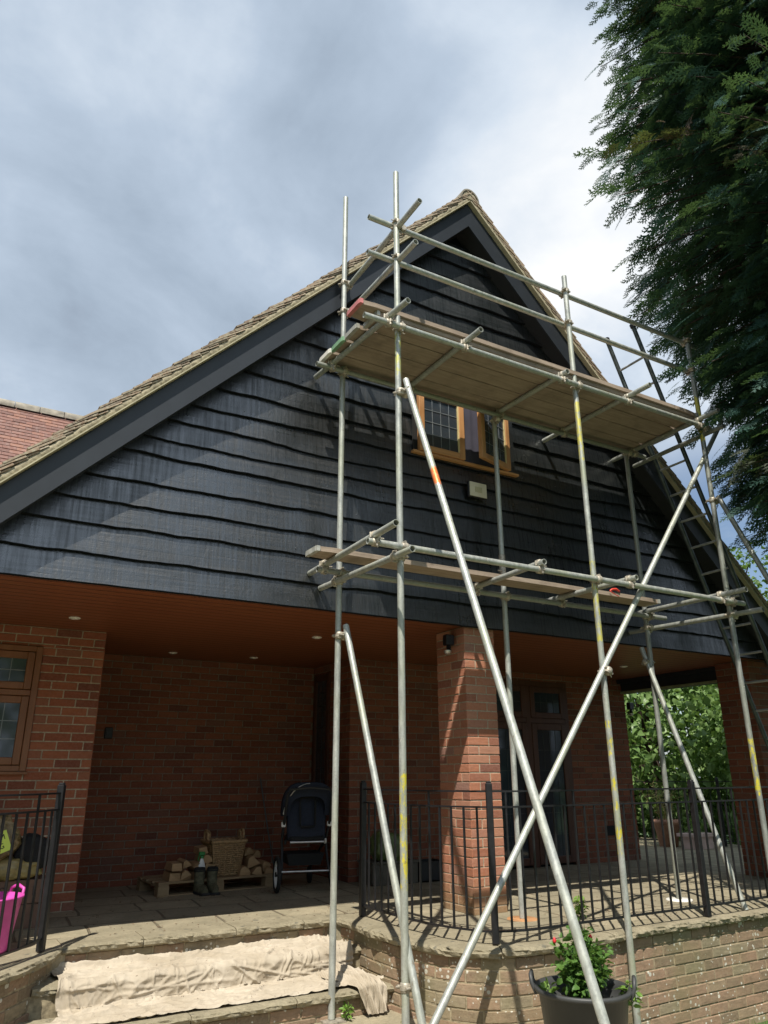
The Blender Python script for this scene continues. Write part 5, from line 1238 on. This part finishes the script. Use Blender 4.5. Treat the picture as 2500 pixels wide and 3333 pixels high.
# --- tall conifer at the right
def frond(n=9,sub=4,seed=0):
    g=random.Random(seed); V=[];F=[]
    def tw(a,b,w):
        a=Vector(a);b=Vector(b); d=(b-a); s=Vector((-d.y,d.x,0)).normalized()*w; m=a.lerp(b,.45); k=len(V)
        s=s*1.35; V.extend([tuple(a-s*.35),tuple(m-s),tuple(b),tuple(m+s)]); F.extend([(k,k+1,k+2),(k,k+2,k+3)])
    def ax(t): return Vector((t,.04*math.sin(t*3),-.16*t*t))
    for i in range(3): tw(ax(i/3),ax((i+1)/3+.04),.014)
    for i in range(n):
        t=.10+.86*i/n; p=ax(t); sd=1 if i%2 else -1; l=(.33*(1-t)**.7+.08)*g.uniform(.75,1.2); an=R(28+g.uniform(-6,6)); d=Vector((math.cos(an),sd*math.sin(an),-.10)); e_=p+d*l
        tw(p,e_,.013)
        for j in range(sub):
            q=p+d*l*(.15+.75*j/sub); a2=an+(R(32) if j%2 else -R(30)); d2=Vector((math.cos(a2),sd*math.sin(a2),-.16)); tw(q,q+d2*l*(.42-.22*j/sub),.012)
    return np.array(V),np.array(F)
FR=[frond(12,4,i) for i in range(3)]
def conifer(name,loc,z0,z1,rf,label,nb,seed,per=12,az=None,scale=(.34,.62),inner=.5,extra=()):
    e=empty(name,loc); tag(e,label,'conifer tree'); g=np.random.default_rng(seed); rg=random.Random(seed)
    pos=[];dr=[];up=[];sc=[];tone=[]; limbs=MB()
    def branch(a,zt,r,k,droop=.35,tn=None):
        zs=zt-r*rg.uniform(.05,.35); ca,sa=math.cos(a),math.sin(a)
        A=Vector((.12*ca,.12*sa,zs)); B=Vector((r*.55*ca,r*.55*sa,zt+r*.06)); C_=Vector((r*ca,r*sa,zt-r*droop*.25))
        big=rg.random()<.22; limbs.tube([A.lerp(B,.0 if big else .6),A.lerp(B,.75)+Vector((0,0,.05)),B,B.lerp(C_,.5),B.lerp(C_,1.0)-Vector((0,0,.03))],[.04 if big else .014,.03 if big else .012,.02 if big else .010,.008,.004],4,cap=False)
        tn_=rg.random(); tn_=(tn_-.93)*9 if tn_>.93 else 0
        if tn is not None: tn_=tn
        for i in range(k):
            t=.30+.70*(i/(k-1))**.8 if k>1 else 1
            q=A.lerp(B,t/.55) if t<.55 else B.lerp(C_,(t-.55)/.45)
            w=.24*r*(1.05-t)*.5+.04; q=q+Vector((rg.gauss(0,w),rg.gauss(0,w),rg.gauss(0,w*.55)))
            sp=rg.uniform(-1.2,1.2)*(1.2-t*.5); d=Vector((math.cos(a+sp),math.sin(a+sp),rg.uniform(-.95,.0)-.12))
            pos.append(q-d*.15);dr.append(d);up.append((rg.gauss(0,.45),rg.gauss(0,.45),1));sc.append(rg.uniform(*scale)*(1.0 if t>.6 else 1.25)); tone.append(tn_)
        for i in range(7):   # fan of small drooping sprays at the tip of each bough
            t=rg.uniform(.72,1.0); q=B.lerp(C_,(t-.55)/.45) if t<1 else C_; sp=rg.uniform(-.75,.75)
            d=Vector((math.cos(a+sp),math.sin(a+sp),rg.uniform(-.9,-.1))); q=q+Vector((rg.gauss(0,.07),rg.gauss(0,.07),rg.gauss(0,.06)))
            pos.append(q);dr.append(d);up.append((rg.gauss(0,.6),rg.gauss(0,.6),1));sc.append(rg.uniform(*scale)*.68);tone.append(tn_)
    for b in range(nb):
        zt=z0+(z1-z0)*rg.random()**.85; a=rg.uniform(0,6.283) if az is None else rg.uniform(*az)
        n_=nz(math.cos(a)*1.6,math.sin(a)*1.6,zt*.75+seed)
        r=rf(zt)*.95*(1+.16*n_)*rg.uniform(.72,1.0); branch(a,zt,r,per)
    for (px_,py_,pz_) in extra:
        v=Vector((px_,py_,pz_))-Vector(loc); branch(math.atan2(v.y,v.x),v.z+.05,math.hypot(v.x,v.y),26,.2,tn=rg.choice((0,0,.25)))
    pos=np.array([tuple(p) for p in pos]);dr=np.array([tuple(p) for p in dr]);up=np.array(up);sc=np.array(sc);tone=np.array(tone); Vs=[];Fs=[];Ts=[];off=0
    for k in range(3):
        m=np.arange(len(pos))%3==k; V,F=scatter(FR[k],pos[m],dr[m],up[m],sc[m]); Vs.append(V);Fs.append(F+off);off+=len(V);Ts.append(np.repeat(tone[m],len(FR[k][0])))
    o=npmesh('crown',np.concatenate(Vs),np.concatenate(Fs),M['conifer'],None,np.concatenate(Ts)); o.parent=e
    mb=MB(); h=z1; mb.tube([(0,0,0),(.05,.02,h*.3),(0,.05,h*.7),(0,0,h*.97)],[.34,.27,.15,.03],12); mb.build('trunk',M['bark'],e)
    if limbs.V: limbs.build('limbs',M['bark'],e)
    return e
def rf_main(z):
    pts=[(3.09, 0.78), (3.78, 1.48), (4.46, 2.0), (5.67, 2.04), (6.36, 2.39), (7.22, 2.91), (8.33, 2.91), (9.71, 2.48), (11.17, 2.57), (12.46, 1.74), (13.58, 0.43), (14.01, 0.26)]
    for (a,ra),(b,rb) in zip(pts,pts[1:]):
        if z<=b: return ra+(rb-ra)*max(0,(z-a))/(b-a)
    return .3
conifer('conifer_tree',(7.55,2.83,-.7),3.65,13.5,rf_main,'tall dark green conifer overhanging the right end of the scaffold',1500,17,per=15,scale=(.26,.49),extra=[(5.85,3.75,3.75),(6.0,3.65,3.6),(6.1,3.8,3.45),(6.0,4.3,5.0),(6.3,3.6,3.95)])
# unseen trees added round the garden to cut low sky light and darken reflections
def rf2(z): return max(.4,3.6*(1-(z-2)/15)) 
for i,(x,y,hh,lb) in enumerate(((15,-2.5,14,'unseen dark conifer added for shade to the right of the garden path'),(13,-10,17,'unseen dark conifer added for shade at the far right corner of the lawn'))):
    conifer('conifer_tree',(x,y,-.75),1.2,hh,lambda z,hh=hh: max(.4,4.2*(1-(z-1)/(hh+1))),lb,230,50+i,per=9,scale=(.8,1.3))
for i,(x,y,rx,h,lb) in enumerate(((5,-17,5,8.5,'unseen round green tree added for shade across the lawn behind the path'),(-5,-15,5,8,'unseen round green tree added for shade at the left end of the lawn'),(-11,-6,4.5,8,'unseen broad green tree added for shade left of the garden'),(-13,4,4,8,'unseen green tree added for shade beside the left boundary'))):
    tree('unseen_garden_tree',(x,y,-.75),(rx,rx,3.9),h,lb,3200,(.42,.34),M['oakleaf'],80+i,nclump=70,clump=.3,shell=.3)
